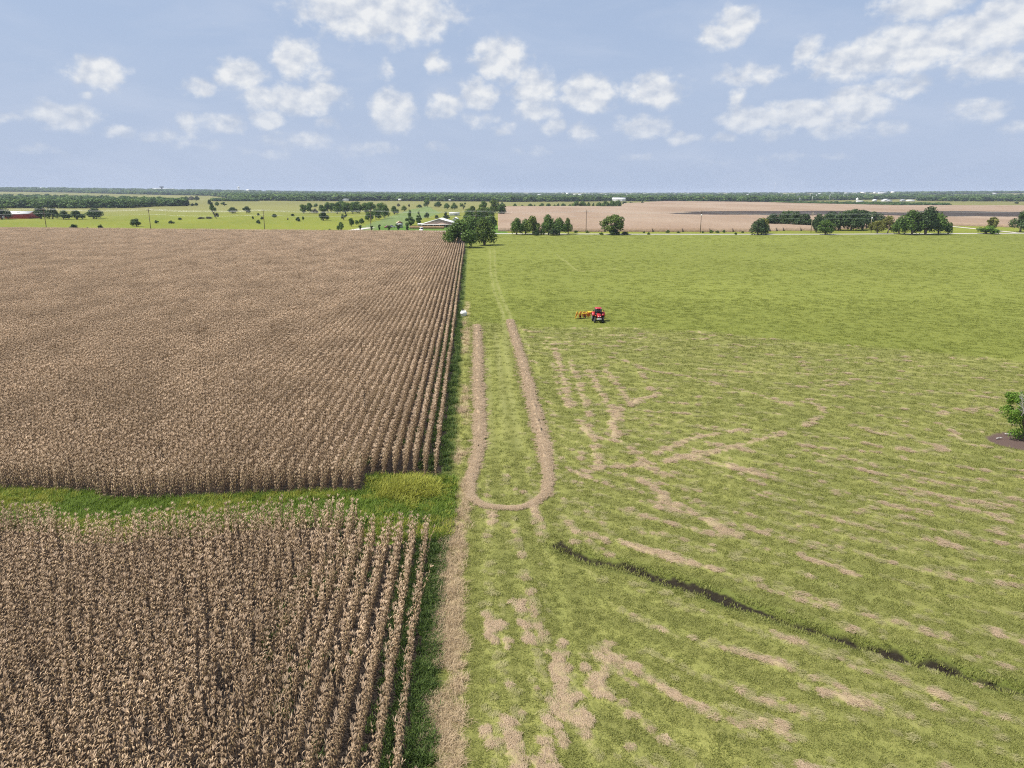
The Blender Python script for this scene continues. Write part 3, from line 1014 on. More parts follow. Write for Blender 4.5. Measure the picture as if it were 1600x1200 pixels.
def corn_plant(lb, o, rnd, full=True):
    H, lean, lv = plant_parts(rnd)
    o = Vector(o)
    lb.prism(o, o + lean + Vector((0, 0, H)), 0.014, 0.007, rnd.random(), 1)
    for b, a, L in lv:
        corn_leaf(lb, o + b, a, rnd, 0, rnd.uniform(0, .5) + .5 * (b.z / H) ** 3.0, L)  # lower leaves coloured darker, standing in for shade inside the canopy
    top = o + lean + Vector((0, 0, H - .05))
    for k in range(7):
        a = rnd.uniform(0, 6.28); t = rnd.uniform(0.2, 0.8) if k else 0.05
        d = Vector((math.cos(a) * math.sin(t), math.sin(a) * math.sin(t), math.cos(t)))
        s = d.cross(Vector((0.3, 0.5, 0.1))).normalized()
        lb.strip([top, top + d * .12, top + d * .24 + Vector((0, 0, -.03))], [.018, .028, .010], s, rnd.random(), 2)
    a = rnd.uniform(0, 6.28); zb = rnd.uniform(0.85, 1.1)
    e0 = o + lean * (zb / H) + Vector((0, 0, zb)); e1 = e0 + Vector((math.cos(a) * .10, math.sin(a) * .10, rnd.choice((-.2, .16))))
    lb.prism(e0, (e0 + e1) / 2, 0.02, 0.034, rnd.random(), 3, 5); lb.prism((e0 + e1) / 2, e1, 0.034, 0.01, rnd.random(), 3, 5)


CORN_M = [M['corn_leaf'], M['corn_stalk'], M['corn_tassel'], M['corn_ear']]
SEG = 1.2
rnd = random.Random(11)
seg_meshes = []
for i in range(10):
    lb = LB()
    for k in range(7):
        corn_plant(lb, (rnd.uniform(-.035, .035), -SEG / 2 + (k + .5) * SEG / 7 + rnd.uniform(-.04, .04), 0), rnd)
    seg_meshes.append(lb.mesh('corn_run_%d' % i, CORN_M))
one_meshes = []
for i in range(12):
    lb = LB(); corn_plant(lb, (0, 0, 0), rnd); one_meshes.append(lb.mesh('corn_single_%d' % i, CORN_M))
SEG_C = proto_coll('corn_run', seg_meshes)
ONE_C = proto_coll('corn_single', one_meshes)
ROW_ANG = math.atan(-ROW_M)


def project(P):
    d = P - CAM
    dep = d @ FWD
    return 800 + F * (d @ ax_r) / dep, 600 - F * (d @ ax_u) / dep, dep


def corn():
    # lower block, plant by plant
    pts = []
    for k in range(0, 75):
        e = -k * ROW_S
        y1 = float(low_end(e)); y0 = 13.0
        n = int((y1 - y0) / 0.172)
        yy = y0 + (np.arange(n) + .5) * 0.172 + RNG.uniform(-.04, .04, n)
        ee = e + RNG.uniform(-.025, .025, n) + 0.10 * (fbm(yy * 0.12, np.full(n, k * 3.7), 91, 2) - .5)
        xx = ROW_C + ee + ROW_M * yy
        keep = (np.abs(xx) < yy * 1.05 + 9)
        keep &= (RNG.random(n) < .96) & (vnoise(yy * .55, np.full(n, k * 5.1), 94) > .07)
        # thinner outermost row
        if k == 0: keep &= RNG.random(n) < 0.62
        pts.append(np.stack([xx, yy, np.zeros(n)], 1)[keep])
    P = np.concatenate(pts)
    px, py, dep = project(P + np.array([0, 0, 1.9]))
    bx, by, _ = project(P + np.array([0, 0, 1.0]))
    vis = (px > 6) & (px < 1594) & (by < 1196)
    order = np.argsort(np.where(vis, np.linalg.norm(P - CAM, axis=1), 1e9))
    near_i = order[:300]
    rest = np.ones(len(P), bool); rest[near_i] = False
    Q = P[rest]
    n = len(Q)
    s = RNG.uniform(0.88, 1.10, n)
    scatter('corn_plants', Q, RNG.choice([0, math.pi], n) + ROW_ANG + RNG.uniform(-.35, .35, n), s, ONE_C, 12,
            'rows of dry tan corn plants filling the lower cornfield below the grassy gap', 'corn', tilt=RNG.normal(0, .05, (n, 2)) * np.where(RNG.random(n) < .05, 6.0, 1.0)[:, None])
    # single plants nearest to the viewer, with their parts
    protos = []
    r2 = random.Random(5)
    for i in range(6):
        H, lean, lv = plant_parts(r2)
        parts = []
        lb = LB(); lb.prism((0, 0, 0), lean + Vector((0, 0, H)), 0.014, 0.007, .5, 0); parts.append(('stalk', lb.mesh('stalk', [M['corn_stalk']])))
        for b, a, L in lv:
            lb = LB(); corn_leaf(lb, b, a, r2, 0, r2.uniform(0, .5) + .5 * (b.z / H) ** 3.0, L); parts.append(('leaf', lb.mesh('leaf', [M['corn_leaf']])))  # same canopy shade put into the leaf tone, darker towards the ground
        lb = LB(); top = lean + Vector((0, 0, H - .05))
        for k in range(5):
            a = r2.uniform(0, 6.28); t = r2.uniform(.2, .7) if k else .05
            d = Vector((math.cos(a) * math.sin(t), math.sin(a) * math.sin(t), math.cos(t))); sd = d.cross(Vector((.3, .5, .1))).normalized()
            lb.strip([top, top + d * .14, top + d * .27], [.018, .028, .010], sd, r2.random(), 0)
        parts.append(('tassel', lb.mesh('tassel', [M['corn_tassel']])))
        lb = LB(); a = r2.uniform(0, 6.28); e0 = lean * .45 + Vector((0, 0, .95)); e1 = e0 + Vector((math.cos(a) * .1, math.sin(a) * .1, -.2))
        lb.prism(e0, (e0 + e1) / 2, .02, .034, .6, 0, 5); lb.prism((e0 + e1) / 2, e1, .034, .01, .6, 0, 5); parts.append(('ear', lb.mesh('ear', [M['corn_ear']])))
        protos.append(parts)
    for j, ii in enumerate(near_i):
        root = empty('corn_plant', P[ii], ROW_ANG + r2.choice((0, math.pi)) + r2.uniform(-.35, .35), (1, 1, 1))
        s_ = r2.uniform(.88, 1.1); root.scale = (s_, s_, s_)
        tag(root, 'withered tan corn plant in the rows of the lower field closest to the viewer', 'corn plant', 'corn plants closest to the viewer')
        for nm, me in protos[j % 6]:
            c = bpy.data.objects.new(nm, me); COL.objects.link(c); c.parent = root
    # upper block, runs of plants along each row
    pts = []
    for k in range(0, 480):
        e = -k * ROW_S
        y0 = float(up_beg(e))
        x_m = ROW_C + e + ROW_M * 390
        y1 = float(up_end(np.array(e), np.array(x_m)))
        y0 = max(y0, (-(ROW_C + e) - 12) / (0.80 - ROW_M * 0 + 0.0)) if (ROW_C + e) < -40 else y0
        if y1 - y0 < 2: continue
        n = int((y1 - y0) / SEG)
        yy = y0 + SEG / 2 + np.arange(n) * SEG
        ee = e + 0.16 * (fbm(yy * 0.05, np.full(n, k * 3.7), 92, 2) - .5)
        xx = ROW_C + ee + ROW_M * yy
        keep = np.abs(xx) < yy * 0.80 + 10
        if k == 0: keep &= RNG.random(n) < 0.8
        pts.append(np.stack([xx, yy, np.zeros(n)], 1)[keep])
    U = np.concatenate(pts); n = len(U)
    hs = 0.92 + 0.16 * fbm(U[:, 0] * .06, U[:, 1] * .04, 93, 3)
    sc = np.stack([RNG.uniform(.95, 1.1, n), np.ones(n), hs * RNG.uniform(.95, 1.05, n)], 1)
    keep = (vnoise(U[:, 0] * 1.7, U[:, 1] * .35, 96) > .07); U, sc = U[keep], sc[keep]; n = len(U)
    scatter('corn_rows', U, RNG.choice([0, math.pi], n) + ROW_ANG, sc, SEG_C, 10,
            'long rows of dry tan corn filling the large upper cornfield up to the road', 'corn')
    print('corn', len(Q), n)


corn()


def blades(lb, rnd, n, rad, h0, h1, w, lean=0.5, mi=0, flat=False):
    for k in range(n):
        a = rnd.uniform(0, 6.28); r = rad * math.sqrt(rnd.random())
        p = Vector((math.cos(a) * r, math.sin(a) * r, -0.01))
        b = rnd.gauss(0, .55) + rnd.choice((0, math.pi)) if flat else rnd.uniform(0, 6.28); d = Vector((math.cos(b), math.sin(b), 0))
        h = rnd.uniform(h0, h1); s = Vector((-d.y, d.x, 0)); l = rnd.uniform(.1, lean)
        if flat:
            p.z = rnd.uniform(0.0, 0.07); p -= d * h * .5
            q = p + d * h + Vector((0, 0, rnd.uniform(-.03, .05)))
            lb.strip([p, (p + q) / 2 + Vector((0, 0, rnd.uniform(0, .04))), q], [w, w, w * .6], s, rnd.random(), mi)
        else:
            m_ = p + Vector((0, 0, h * .6)) + d * (h * l * .35); t = p + Vector((0, 0, h * (1 - .25 * l))) + d * (h * l)
            lb.strip([p, m_, t], [w, w * .8, w * .15], s, rnd.random(), mi)


def tufts(name, mats, k, n, rad, h0, h1, w, lean=.6, flat=False):
    out = []
    for i in range(k):
        lb = LB(); blades(lb, rnd, n, rad, h0, h1, w, lean, 0, flat)
        out.append(lb.mesh('%s_%d' % (name, i), mats))
    return proto_coll(name, out)


SHORT = tufts('short_tuft', [M['grass']], 6, 26, .22, .05, .13, .020, .9)
TALL = tufts('tall_tuft', [M['tall_grass']], 5, 34, .55, .07, .19, .04, 1.2)
STRAW = tufts('straw_tuft', [M['straw']], 8, 46, .22, .16, .42, .0105, 1, True)
CURED = tufts('cured_tuft', [M['cured']], 6, 40, .24, .14, .38, .0105, 1, True)
DEAD = tufts('dead_tuft', [M['dead_grass']], 6, 28, .25, .16, .42, .016, 1.6)
WEED = tufts('weed_tuft', [M['weed']], 6, 30, .28, .18, .50, .040, .9)
YWEED = tufts('yellow_weed', [M['weed_yellow']], 4, 44, .32, .25, .62, .036, .9)
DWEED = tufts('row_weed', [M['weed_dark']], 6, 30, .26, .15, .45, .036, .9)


def sample(x0, x1, y0, y1, dens):
    n = int((x1 - x0) * (y1 - y0) * dens)
    return RNG.uniform(x0, x1, n), RNG.uniform(y0, y1, n)


def ground_h(x, y):
    z = np.zeros(x.shape)
    k = (y < 75) & (x > -8)
    if k.any(): z[k] = ditch_depth(x[k], y[k])[2]
    e = off(x, y)
    return z + smooth(.6, 2.5, e) * smooth(380, 340, y) * (fbm(x * .35, y * .35, 71, 4) - .5) * .16


def in_view(x, y, m=2.0):
    return np.abs(x) < 0.80 * y + m + 6


def meadow():
    X, Y, S, HX, HY, HS, DX, CX = [], [], [], [], [], [], [], []
    for y0, y1, dn, sc, hd in ((17, 34, 24, 1.0, 44), (34, 55, 14, 1.2, 26), (55, 85, 6, 1.5, 10), (85, 128, 2.8, 2.0, 3.8)):
        x, y = sample(-9, 0.8 * y1 + 8, y0, y1, dn)
        e = off(x, y); k = (e > 0.9) & in_view(x, y) & (y < np.interp(x, MOW_X, MOW_Y))
        x, y = x[k], y[k]; h = hay_map(x, y); mg = margin_map(x, y)
        k = RNG.random(len(x)) > np.maximum(h * .82, mg * 0.78)
        dm = np.hypot((x - at(1600, 690)[0]) / 3.4, (y - at(1600, 690)[1]) / 2.7)
        k &= dm > 0.98
        dd, tt, _ = ditch_depth(x, y)
        k &= ~((dd < mud_width(x, y) + .12) & (RNG.random(len(x)) < .30 + .65 * smooth(.35, .6, vnoise(x * .6, y * .6, 77))))
        for T_ in TRACKS: k &= (seg_dist(x, y, T_)[0] > .6) | (RNG.random(len(x)) < .35)
        X.append(x[k]); Y.append(y[k]); S.append(np.full(k.sum(), sc) * RNG.uniform(.65, 1.15, k.sum()) * np.where(dd[k] < .9, 1.4, 1.0))
        x, y = sample(-9, 0.8 * y1 + 8, y0, y1, hd)
        e = off(x, y); k = (e > 0.5) & in_view(x, y) & (y < np.interp(x, MOW_X, MOW_Y))
        x, y = x[k], y[k]; h = hay_map(x, y); mg = margin_map(x, y)
        k = (RNG.random(len(x)) < h * .9) & (ditch_depth(x, y)[0] > .75)
        pale = RNG.random(len(x)) > smooth(.18, .60, h)
        CX.append(np.stack([x, y, RNG.uniform(.6, 1.15, len(x)) * sc ** .8], 1)[k & pale])
        k &= ~pale
        HX.append(x[k]); HY.append(y[k]); HS.append(RNG.uniform(.6, 1.15, k.sum()) * sc ** .8)
        k = RNG.random(len(x)) < mg * .7
        DX.append(np.stack([x[k], y[k], RNG.uniform(.6, 1.1, k.sum()) * sc ** .8], 1))
    x, y, s = map(np.concatenate, (X, Y, S)); n = len(x)
    scatter('meadow_grass', np.stack([x, y, ground_h(x, y)], 1), RNG.uniform(0, 6.28, n), s, SHORT, 6, 'short mown green grass covering the hay meadow right of the corn', 'grass')
    x, y, s = map(np.concatenate, (HX, HY, HS)); n2 = len(x)
    scatter('loose_hay', np.stack([x, y, ground_h(x, y) + .04], 1), flow_dir(x, y) + RNG.normal(0, .35, n2), s, STRAW, 8, 'pale cut hay lying in thin broken streaks over the mown meadow', 'hay')
    D = np.concatenate(CX); n3 = len(D)
    scatter('cut_grass', np.stack([D[:, 0], D[:, 1], ground_h(D[:, 0], D[:, 1]) + .03], 1), flow_dir(D[:, 0], D[:, 1]) + RNG.normal(0, .4, n3), D[:, 2], CURED, 6, 'half dry yellow green cut grass lying thinly across the mown meadow', 'cut grass')
    D = np.concatenate(DX); n3 = len(D)
    scatter('dead_grass', np.stack([D[:, 0], D[:, 1], ground_h(D[:, 0], D[:, 1])], 1), RNG.uniform(0, 6.28, n3), D[:, 2], DEAD, 6, 'strip of dead tan grass along the edge of the lower cornfield', 'dead grass')
    # unmown meadow beyond
    P = []
    for y0, y1, dn, sc in ((95, 150, 2.0, 1.1), (150, 240, .6, 1.5), (240, 385, .16, 2.0)):
        x, y = sample(-30, .8 * y1 + 6, y0, y1, dn)
        k = (off(x, y) > 1.5) & in_view(x, y) & (y > np.interp(x, MOW_X, MOW_Y)) & (y < road_y(x) - 5)
        k &= RNG.random(len(x)) < .35 + .7 * fbm(x * .10, y * .025, 95, 4)
        for T_ in TRACKS: k &= (seg_dist(x, y, T_)[0] > .5) | (RNG.random(len(x)) < .3)
        P.append(np.stack([x[k], y[k], RNG.uniform(.6, 1.2, k.sum()) * sc], 1))
    P = np.concatenate(P); n4 = len(P)
    scatter('tall_meadow', np.stack([P[:, 0], P[:, 1], np.zeros(n4)], 1), RNG.uniform(0, 6.28, n4), np.stack([P[:, 2], P[:, 2], .85 + .15 * P[:, 2]], 1), TALL, 5, 'uncut green meadow grass between the mown part and the road', 'grass')
    # lush weeds in the gap, along the outer rows
    x, y = sample(-62, -1, 42, 66, 16)
    e = off(x, y); ec = np.minimum(e, 0.6)
    k = (e < 1.6) & (y > low_end(ec) - .2 * RNG.random(len(x))) & (y < up_beg(ec) + .4) & in_view(x, y)
    x, y = x[k], y[k]; s = .8 + .5 * fbm(x * .35, y * .35, 97, 3)
    yl = smooth(.48, .66, fbm(x * .14, y * .3, 98, 3)) * .34
    yb = np.exp(-(((x - at(640, 768)[0]) / 2.2) ** 2 + ((y - at(640, 768)[1]) / 2.6) ** 2))
    yel = RNG.random(len(x)) < np.maximum(yl, yb * .75)
    n5 = int((~yel).sum())
    scatter('green_weeds', np.stack([x[~yel], y[~yel], np.zeros(n5)], 1), RNG.uniform(0, 6.28, n5), s[~yel], WEED, 6, 'bright green weeds filling the gap between the two corn blocks', 'weeds')
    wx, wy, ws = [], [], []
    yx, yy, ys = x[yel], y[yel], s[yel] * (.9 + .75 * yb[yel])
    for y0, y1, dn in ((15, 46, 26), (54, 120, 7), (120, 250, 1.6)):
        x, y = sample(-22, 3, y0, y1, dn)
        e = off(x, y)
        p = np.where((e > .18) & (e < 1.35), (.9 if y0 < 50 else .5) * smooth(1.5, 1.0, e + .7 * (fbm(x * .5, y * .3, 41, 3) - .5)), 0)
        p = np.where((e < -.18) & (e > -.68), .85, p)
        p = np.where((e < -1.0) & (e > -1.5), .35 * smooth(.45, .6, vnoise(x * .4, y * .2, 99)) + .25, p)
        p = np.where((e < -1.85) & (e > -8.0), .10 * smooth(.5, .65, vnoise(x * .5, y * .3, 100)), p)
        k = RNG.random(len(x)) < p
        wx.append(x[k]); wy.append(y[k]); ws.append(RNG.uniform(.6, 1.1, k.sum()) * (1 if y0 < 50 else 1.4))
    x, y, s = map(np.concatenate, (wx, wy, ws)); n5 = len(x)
    scatter('row_weeds', np.stack([x, y, np.zeros(n5)], 1), RNG.uniform(0, 6.28, n5), s, DWEED, 6, 'weeds along and between the outermost corn rows, green darkened for shade', 'weeds')
    n6 = len(yx)
    scatter('yellow_weeds', np.stack([yx, yy, np.zeros(n6)], 1), RNG.uniform(0, 6.28, n6), ys, YWEED, 4, 'patch of yellow green weeds at the right end of the grassy gap', 'weeds')
    print('meadow', n, n2, n3, n4, n5, n6)


meadow()


# ------------------------------------------------------------------ windrow of raked hay
def windrow():
    P = dense(WIND, 520)
    d = np.gradient(P, axis=0); d /= np.linalg.norm(d, axis=1)[:, None]
    nr = np.stack([-d[:, 1], d[:, 0]], 1)
    V = []; K = 11
    tpos = np.linspace(0, 1, len(P))
    for i in range(len(P)):
        thin = 1 - .62 * math.exp(-((tpos[i] - .475) / .085) ** 2)
        taper = min(1, tpos[i] / .012, (1 - tpos[i]) / .012)
        w = .95 * thin * (0.55 + .8 * float(fbm(np.array([i * .075]), np.array([3.3]), 101, 4)[0])) * (.35 + .65 * taper)
        for k in range(K):
            u = (k / (K - 1) - .5) * 2
            j = 2.4 * (float(vnoise(np.array([i * .35]), np.array([k * 1.7]), 103)) - .5)
            x = P[i, 0] + nr[i, 0] * (u * w / 2 + j * .10); y = P[i, 1] + nr[i, 1] * (u * w / 2 + j * .10)
            z = .21 * thin * taper * (1 - u * u) ** .7 * (.35 + 1.3 * float(vnoise(np.array([x * 2.2]), np.array([y * 2.2]), 104))) + (-.06 if abs(u) == 1 else 0.03)
            V.append((x, y, z))
    V = np.array(V); V[:, 2] += ground_h(V[:, 0], V[:, 1])
    Q = [(i * K + k, (i + 1) * K + k, (i + 1) * K + k + 1, i * K + k + 1) for i in range(len(P) - 1) for k in range(K - 1)]
    m, T = new_mat('raked_hay')
    co = T.n('ShaderNodeTexCoord').outputs['Object']
    n1 = T.noise(co, 16, 5, .7); n2 = T.noise(co, 2.2, 4, .6)
    c = T.mix(n1, (.22, .155, .09), (.56, .435, .30))
    c = T.mix(1.0, c, T.mix(n2, (.78, .78, .76), (1.15, 1.12, 1.1)), 'MULTIPLY')
    finish(m, T, c, .95, spec=.1, bump=(n1, .10, .9))
    root = link('hay_windrow', np_mesh('hay_windrow', V, Q, m, smooth_=True))
    tag(root, 'long U-shaped windrow of raked tan hay on the mown strip beside the corn', 'hay windrow')
    n = 9000
    i = RNG.integers(2, len(P) - 2, n); u = RNG.normal(0, .50, n)
    thin = 1 - .62 * np.exp(-((tpos[i] - .475) / .085) ** 2)
    x = P[i, 0] + nr[i, 0] * u * .75 * thin; y = P[i, 1] + nr[i, 1] * u * .75 * thin
    z = .20 * thin * np.clip(1 - u * u, 0, 1) + ground_h(x, y)
    o = scatter('straw', np.stack([x, y, z], 1), RNG.uniform(0, 6.28, n), RNG.uniform(.5, 1.1, n), STRAW, 8, None, None)
    o.parent = root


windrow()

# ------------------------------------------------------------------ trees
def make_crown(shape, mat, seed, n=1900):
    """leaf clumps spread over the lobes of a crown one unit wide and one unit tall"""
    r = random.Random(seed)
    lobes = []
    if shape == 'oak':
        for k in range(15):
            a = r.uniform(0, 6.28); d = .30 * math.sqrt(r.random()); z = .34 + .44 * (1 - (d / .33) ** 2) * r.uniform(.45, 1)
            lobes.append((Vector((math.cos(a) * d, math.sin(a) * d, z)), r.uniform(.13, .20), r.uniform(.14, .21)))
    elif shape == 'tall':
        for k in range(16):
            z = r.uniform(.22, .84); d = (.27 if z < .7 else .27 * (1 - (z - .7) * 2.2)) * math.sqrt(r.random()); a = r.uniform(0, 6.28)
            lobes.append((Vector((math.cos(a) * d, math.sin(a) * d, z)), r.uniform(.14, .24), r.uniform(.10, .16)))
    elif shape == 'conifer':
        for k in range(26):
            z = r.uniform(.08, .93); d = .40 * (1 - z) ** .8 * math.sqrt(r.random()); a = r.uniform(0, 6.28)
            lobes.append((Vector((math.cos(a) * d, math.sin(a) * d, z)), .05 + .14 * (1 - z), .07))
    elif shape == 'bush':
        for k in range(13):
            a = r.uniform(0, 6.28); d = .34 * math.sqrt(r.random()); z = .18 + .52 * (1 - (d / .36) ** 2) * r.random()
            lobes.append((Vector((math.cos(a) * d, math.sin(a) * d, z)), r.uniform(.12, .20), r.uniform(.16, .28)))
    elif shape == 'vase':
        for k in range(12):
            z = r.uniform(.30, .88); d = .27 * (z / .9) ** 1.2 * math.sqrt(r.random()); a = r.uniform(0, 6.28)
            lobes.append((Vector((math.cos(a) * d, math.sin(a) * d, z)), .10 + .16 * z * .8, .11))
    elif shape == 'sparse':
        for k in range(11):
            a = r.uniform(0, 6.28); d = .36 * math.sqrt(r.random()); z = r.uniform(.42, .86)
            lobes.append((Vector((math.cos(a) * d, math.sin(a) * d, z)), r.uniform(.09, .14), r.uniform(.07, .12)))
    elif shape == 'lobed':
        for k in range(8):
            a = k * .785; lobes.append((Vector((math.cos(a) * .27, math.sin(a) * .27, r.uniform(.26, .40))), .14, .12))
        for k in range(11):
            a = k * 2.4; d = .33 * math.sqrt((k + .5) / 11); z = .36 + .50 * (1 - (d / .40) ** 2) * r.uniform(.6, 1)
            lobes.append((Vector((math.cos(a) * d, math.sin(a) * d, z)), r.uniform(.12, .17), r.uniform(.11, .16)))
        for k in range(5):
            a = r.uniform(0, 6.28); d = .16 * r.random()
            lobes.append((Vector((math.cos(a) * d, math.sin(a) * d, r.uniform(.06, .22))), .12, .12))
    # stretch the lobes to fill the unit box
    mx = max(max(abs(l[0].x), abs(l[0].y)) + l[1] for l in lobes); z1 = max(l[0].z + l[2] for l in lobes); z0 = min(l[0].z - l[2] for l in lobes)
    low_ = {'oak': .05, 'tall': .08, 'conifer': .03, 'bush': .0, 'vase': .18, 'sparse': .25, 'lobed': .02}[shape]
    fx = .52 / mx; fz = (1.0 - low_) / (z1 - z0)
    lobes = [(Vector((l[0].x * fx, l[0].y * fx, low_ + (l[0].z - z0) * fz)), l[1] * fx, l[2] * fz) for l in lobes]
    lb = LB()
    wts = [l[1] ** 2 for l in lobes]
    lt = [r.uniform(-.18, .18) for _ in lobes]
    for _ in range(n):
        j = r.choices(range(len(lobes)), wts)[0]
        c, rx, rz = lobes[j]
        d = Vector((r.gauss(0, 1), r.gauss(0, 1), r.gauss(.25, 1))).normalized()
        k = r.uniform(.72, 1.08) if r.random() < .82 else r.uniform(.2, .8)
        p = c + Vector((d.x * rx, d.y * rx, d.z * rz)) * k
        nrm = (d + Vector((r.gauss(0, .55), r.gauss(0, .55), r.gauss(.15, .55)))).normalized()
        u = nrm.orthogonal().normalized(); u.rotate(Matrix.Rotation(r.uniform(0, 6.28), 3, nrm)); w = nrm.cross(u)
        s = r.uniform(.022, .050) * (1900 / n) ** .45
        t = min(1, max(0, r.gauss(.5, .22) + lt[j]))
        lb.quad(p - u * s - w * s * .5, p + u * s * .2 - w * s * r.uniform(.6, 1.1), p + u * s * 1.1 + w * s * .3, p - u * s * .3 + w * s * r.uniform(.6, 1.1), t)
    return lb.mesh('crown_' + shape, [mat])


def make_trunk(shape, mat, seed):
    r = random.Random(seed + 99)
    b = MB()
    forks = 1 if shape in ('conifer', 'vase') else 3 if shape in ('bush', 'sparse') else 2
    top = .85 if shape == 'conifer' else .42
    for f in range(forks):
        a = r.uniform(0, 6.28); l = 0 if forks == 1 else r.uniform(.03, .09)
        p0 = (math.cos(a) * l * .3, math.sin(a) * l * .3, -.01); p1 = (math.cos(a) * l, math.sin(a) * l, top * .55); p2 = (math.cos(a) * l * 2.2, math.sin(a) * l * 2.2, top + .18)
        b.tube(p0, p1, .034, .024, 7, False); b.tube(p1, p2, .024, .012, 7, False)
        for k in range(3):
            a2 = a + r.uniform(-1.6, 1.6)
            b.tube(p1 if k else p2, (p1[0] + math.cos(a2) * .22, p1[1] + math.sin(a2) * .22, top + r.uniform(.08, .30)), .013, .005, 5, False)
    return b.mesh('trunk_' + shape, mat, True)


_TREES = {}


def tree_mesh(shape, mat, v, n=1900):
    k = (shape, mat, v, n)
    if k not in _TREES:
        _TREES[k] = (make_crown(shape, M[mat], hash((shape, v)) % 9973 if False else sum(map(ord, shape)) * 7 + v * 131, n),
                     make_trunk(shape, M['bark'], v))
    return _TREES[k]


_tn = [0]


def tree(px, py, h, w, shape, mat, label, cat='tree', group=None, name=None, n=1900):
    """px, py: foot of the trunk in the photograph; h, w: pixels tall and wide"""
    P = at(px, py, 0.0)
    s = mpp(P)
    z = gz(P[0], P[1])
    _tn[0] += 1
    cm, tm = tree_mesh(shape, mat, _tn[0] % 3, n)
    name = name or {'bush': 'shrub', 'conifer': 'cedar_tree', 'vase': 'young_tree'}.get(shape, 'oak_tree' if mat == 'leaf_dark' else 'broadleaf_tree')
    root = empty(name, (P[0], P[1], z), RNG.uniform(0, 6.28))
    c = link('foliage' if shape == 'bush' else 'crown', cm, root); c.scale = (w * s, w * s, h * s)
    t = link('stem' if shape == 'bush' else 'trunk', tm, root); t.scale = (w * s * (1.6 if shape == 'vase' else 1), w * s * (1.6 if shape == 'vase' else 1), h * s)
    tag(root, label, cat, group)
    return root


D, MI, LI, YE, GR = 'leaf_dark', 'leaf_mid', 'leaf_light', 'leaf_yellow', 'leaf_grey'
# the clump at the corner of the cornfield
tree(717, 387, 43, 52, 'oak', MI, 'big round green tree standing at the far right corner of the cornfield', n=4200)
tree(757, 383, 42, 42, 'oak', LI, 'big light green tree just right of the one at the cornfield corner', n=4200)
tree(735, 368, 30, 34, 'oak', MI, 'tree crown filling the gap behind the two big corner trees', n=3000)
for a in [(746, 355, 26, 30, 'oak', MI), (733, 349, 22, 24, 'oak', MI), (766, 357, 22, 22, 'oak', MI), (752, 344, 20, 22, 'tall', LI), (738, 338, 16, 18, 'oak', LI), (762, 341, 17, 20, 'oak', MI)]:
    tree(*a, 'green tree packed in the grove behind the house', group='grove behind the house')
tree(784, 337, 18, 18, 'tall', MI, 'dark upright tree at the left end of the far brown field')
tree(772, 334, 22, 17, 'tall', LI, 'tall grey green tree left of the upright one by the far brown field')
tree(755, 333, 18, 13, 'tall', MI, 'dark green upright tree behind the grove, beside the tall grey green one')
tree(785, 323, 7, 8, 'oak', D, 'small dark tree between the pasture and the far brown field')
# roadside row right of the clump
row = 'trees in a row on the near side of the road'
tree(807, 367, 26, 24, 'oak', MI, 'leftmost tree of the row on the road verge with a bare forked trunk', group=row, n=2600)
tree(821, 366, 24, 18, 'oak', MI, 'slim tree second in the row on the road verge', group=row)
tree(832, 367, 29, 26, 'oak', LI, 'broad bright tree third in the row on the road verge', group=row, n=2600)
tree(857, 367, 31, 27, 'oak', MI, 'tallest dark tree in the middle of the row on the road verge', group=row, n=2600)
tree(874, 367, 27, 23, 'oak', MI, 'rounded tree between the tallest one and the slim last one of the verge row', group=row, n=2600)
tree(888, 366, 25, 18, 'oak', LI, 'slim leaning tree ending the verge row at its right', group=row)
tree(837, 368, 9, 14, 'bush', D, 'dark bush at the foot of the broad bright verge tree')
tree(846, 367, 10, 12, 'bush', MI, 'green bush between the broad bright tree and the tallest of the verge row')
tree(864, 368, 11, 18, 'bush', D, 'dark bush under the tallest tree of the verge row')
tree(957, 367, 31, 39, 'lobed', LI, 'bright green lone tree with lobed crown standing by the road', n=3000)
tree(960, 367.5, 9, 20, 'bush', D, 'dark bush at the foot of the lone lobed tree')
tree(976, 367, 5, 12, 'bush', MI, 'low shrub right of the lone lobed tree')
tree(939, 367, 4, 9, 'bush', MI, 'low shrub left of the lone lobed tree')
tree(1185, 367, 25, 33, 'bush', D, 'large dark bush at the left end of the oak grove by the road', n=2600)
tree(1192, 365, 24, 18, 'bush', YE, 'yellow green bush rising behind the large dark one by the road')
# small shrubs along the road verge
for x, h, w in [(1014, 4, 6), (1043, 5, 7), (1098, 3, 5), (1112, 5, 8), (1121, 4, 8), (1131, 5, 5), (1149, 4, 5), (918, 4, 6), (900, 4, 7), (1006, 3, 5), (1060, 3, 6), (1160, 3, 5)]:
    tree(x, 364.2 if x not in (1014, 1149) else 366.6, h, w, 'bush', MI, 'low weedy shrub on the verge between road and far brown field', 'shrub', 'verge shrubs')
# dark oak grove right
gv = 'oak grove beyond the road'
for a in [(1206, 352, 19, 24), (1222, 352, 23, 26), (1240, 353, 23, 28), (1257, 354, 21, 26), (1275, 361, 28, 20), (1231, 349, 20, 26), (1290, 358, 25, 26), (1309, 358, 28, 30), (1329, 358, 31, 32), (1347, 357, 29, 30), (1365, 350, 20, 26), (1320, 350, 22, 28), (1300, 350, 20, 26), (1335, 346, 20, 30), (1350, 347, 18, 24)]:
    tree(a[0], a[1] + 2, a[2] + 1, a[3] * 1.22, 'oak', D, 'dark round oak in the dense grove beyond the road', group=gv, n=2600)
tree(1290, 367, 23, 26, 'tall', MI, 'olive green tree in front of the oak grove, on the near side of the road')
tree(1371, 365, 20, 18, 'tall', YE, 'small yellow green tree between the oak grove and the huge tree')
tree(1386, 365, 27, 28, 'oak', YE, 'pale yellow tree leaning against the left side of the huge tree', n=2600)
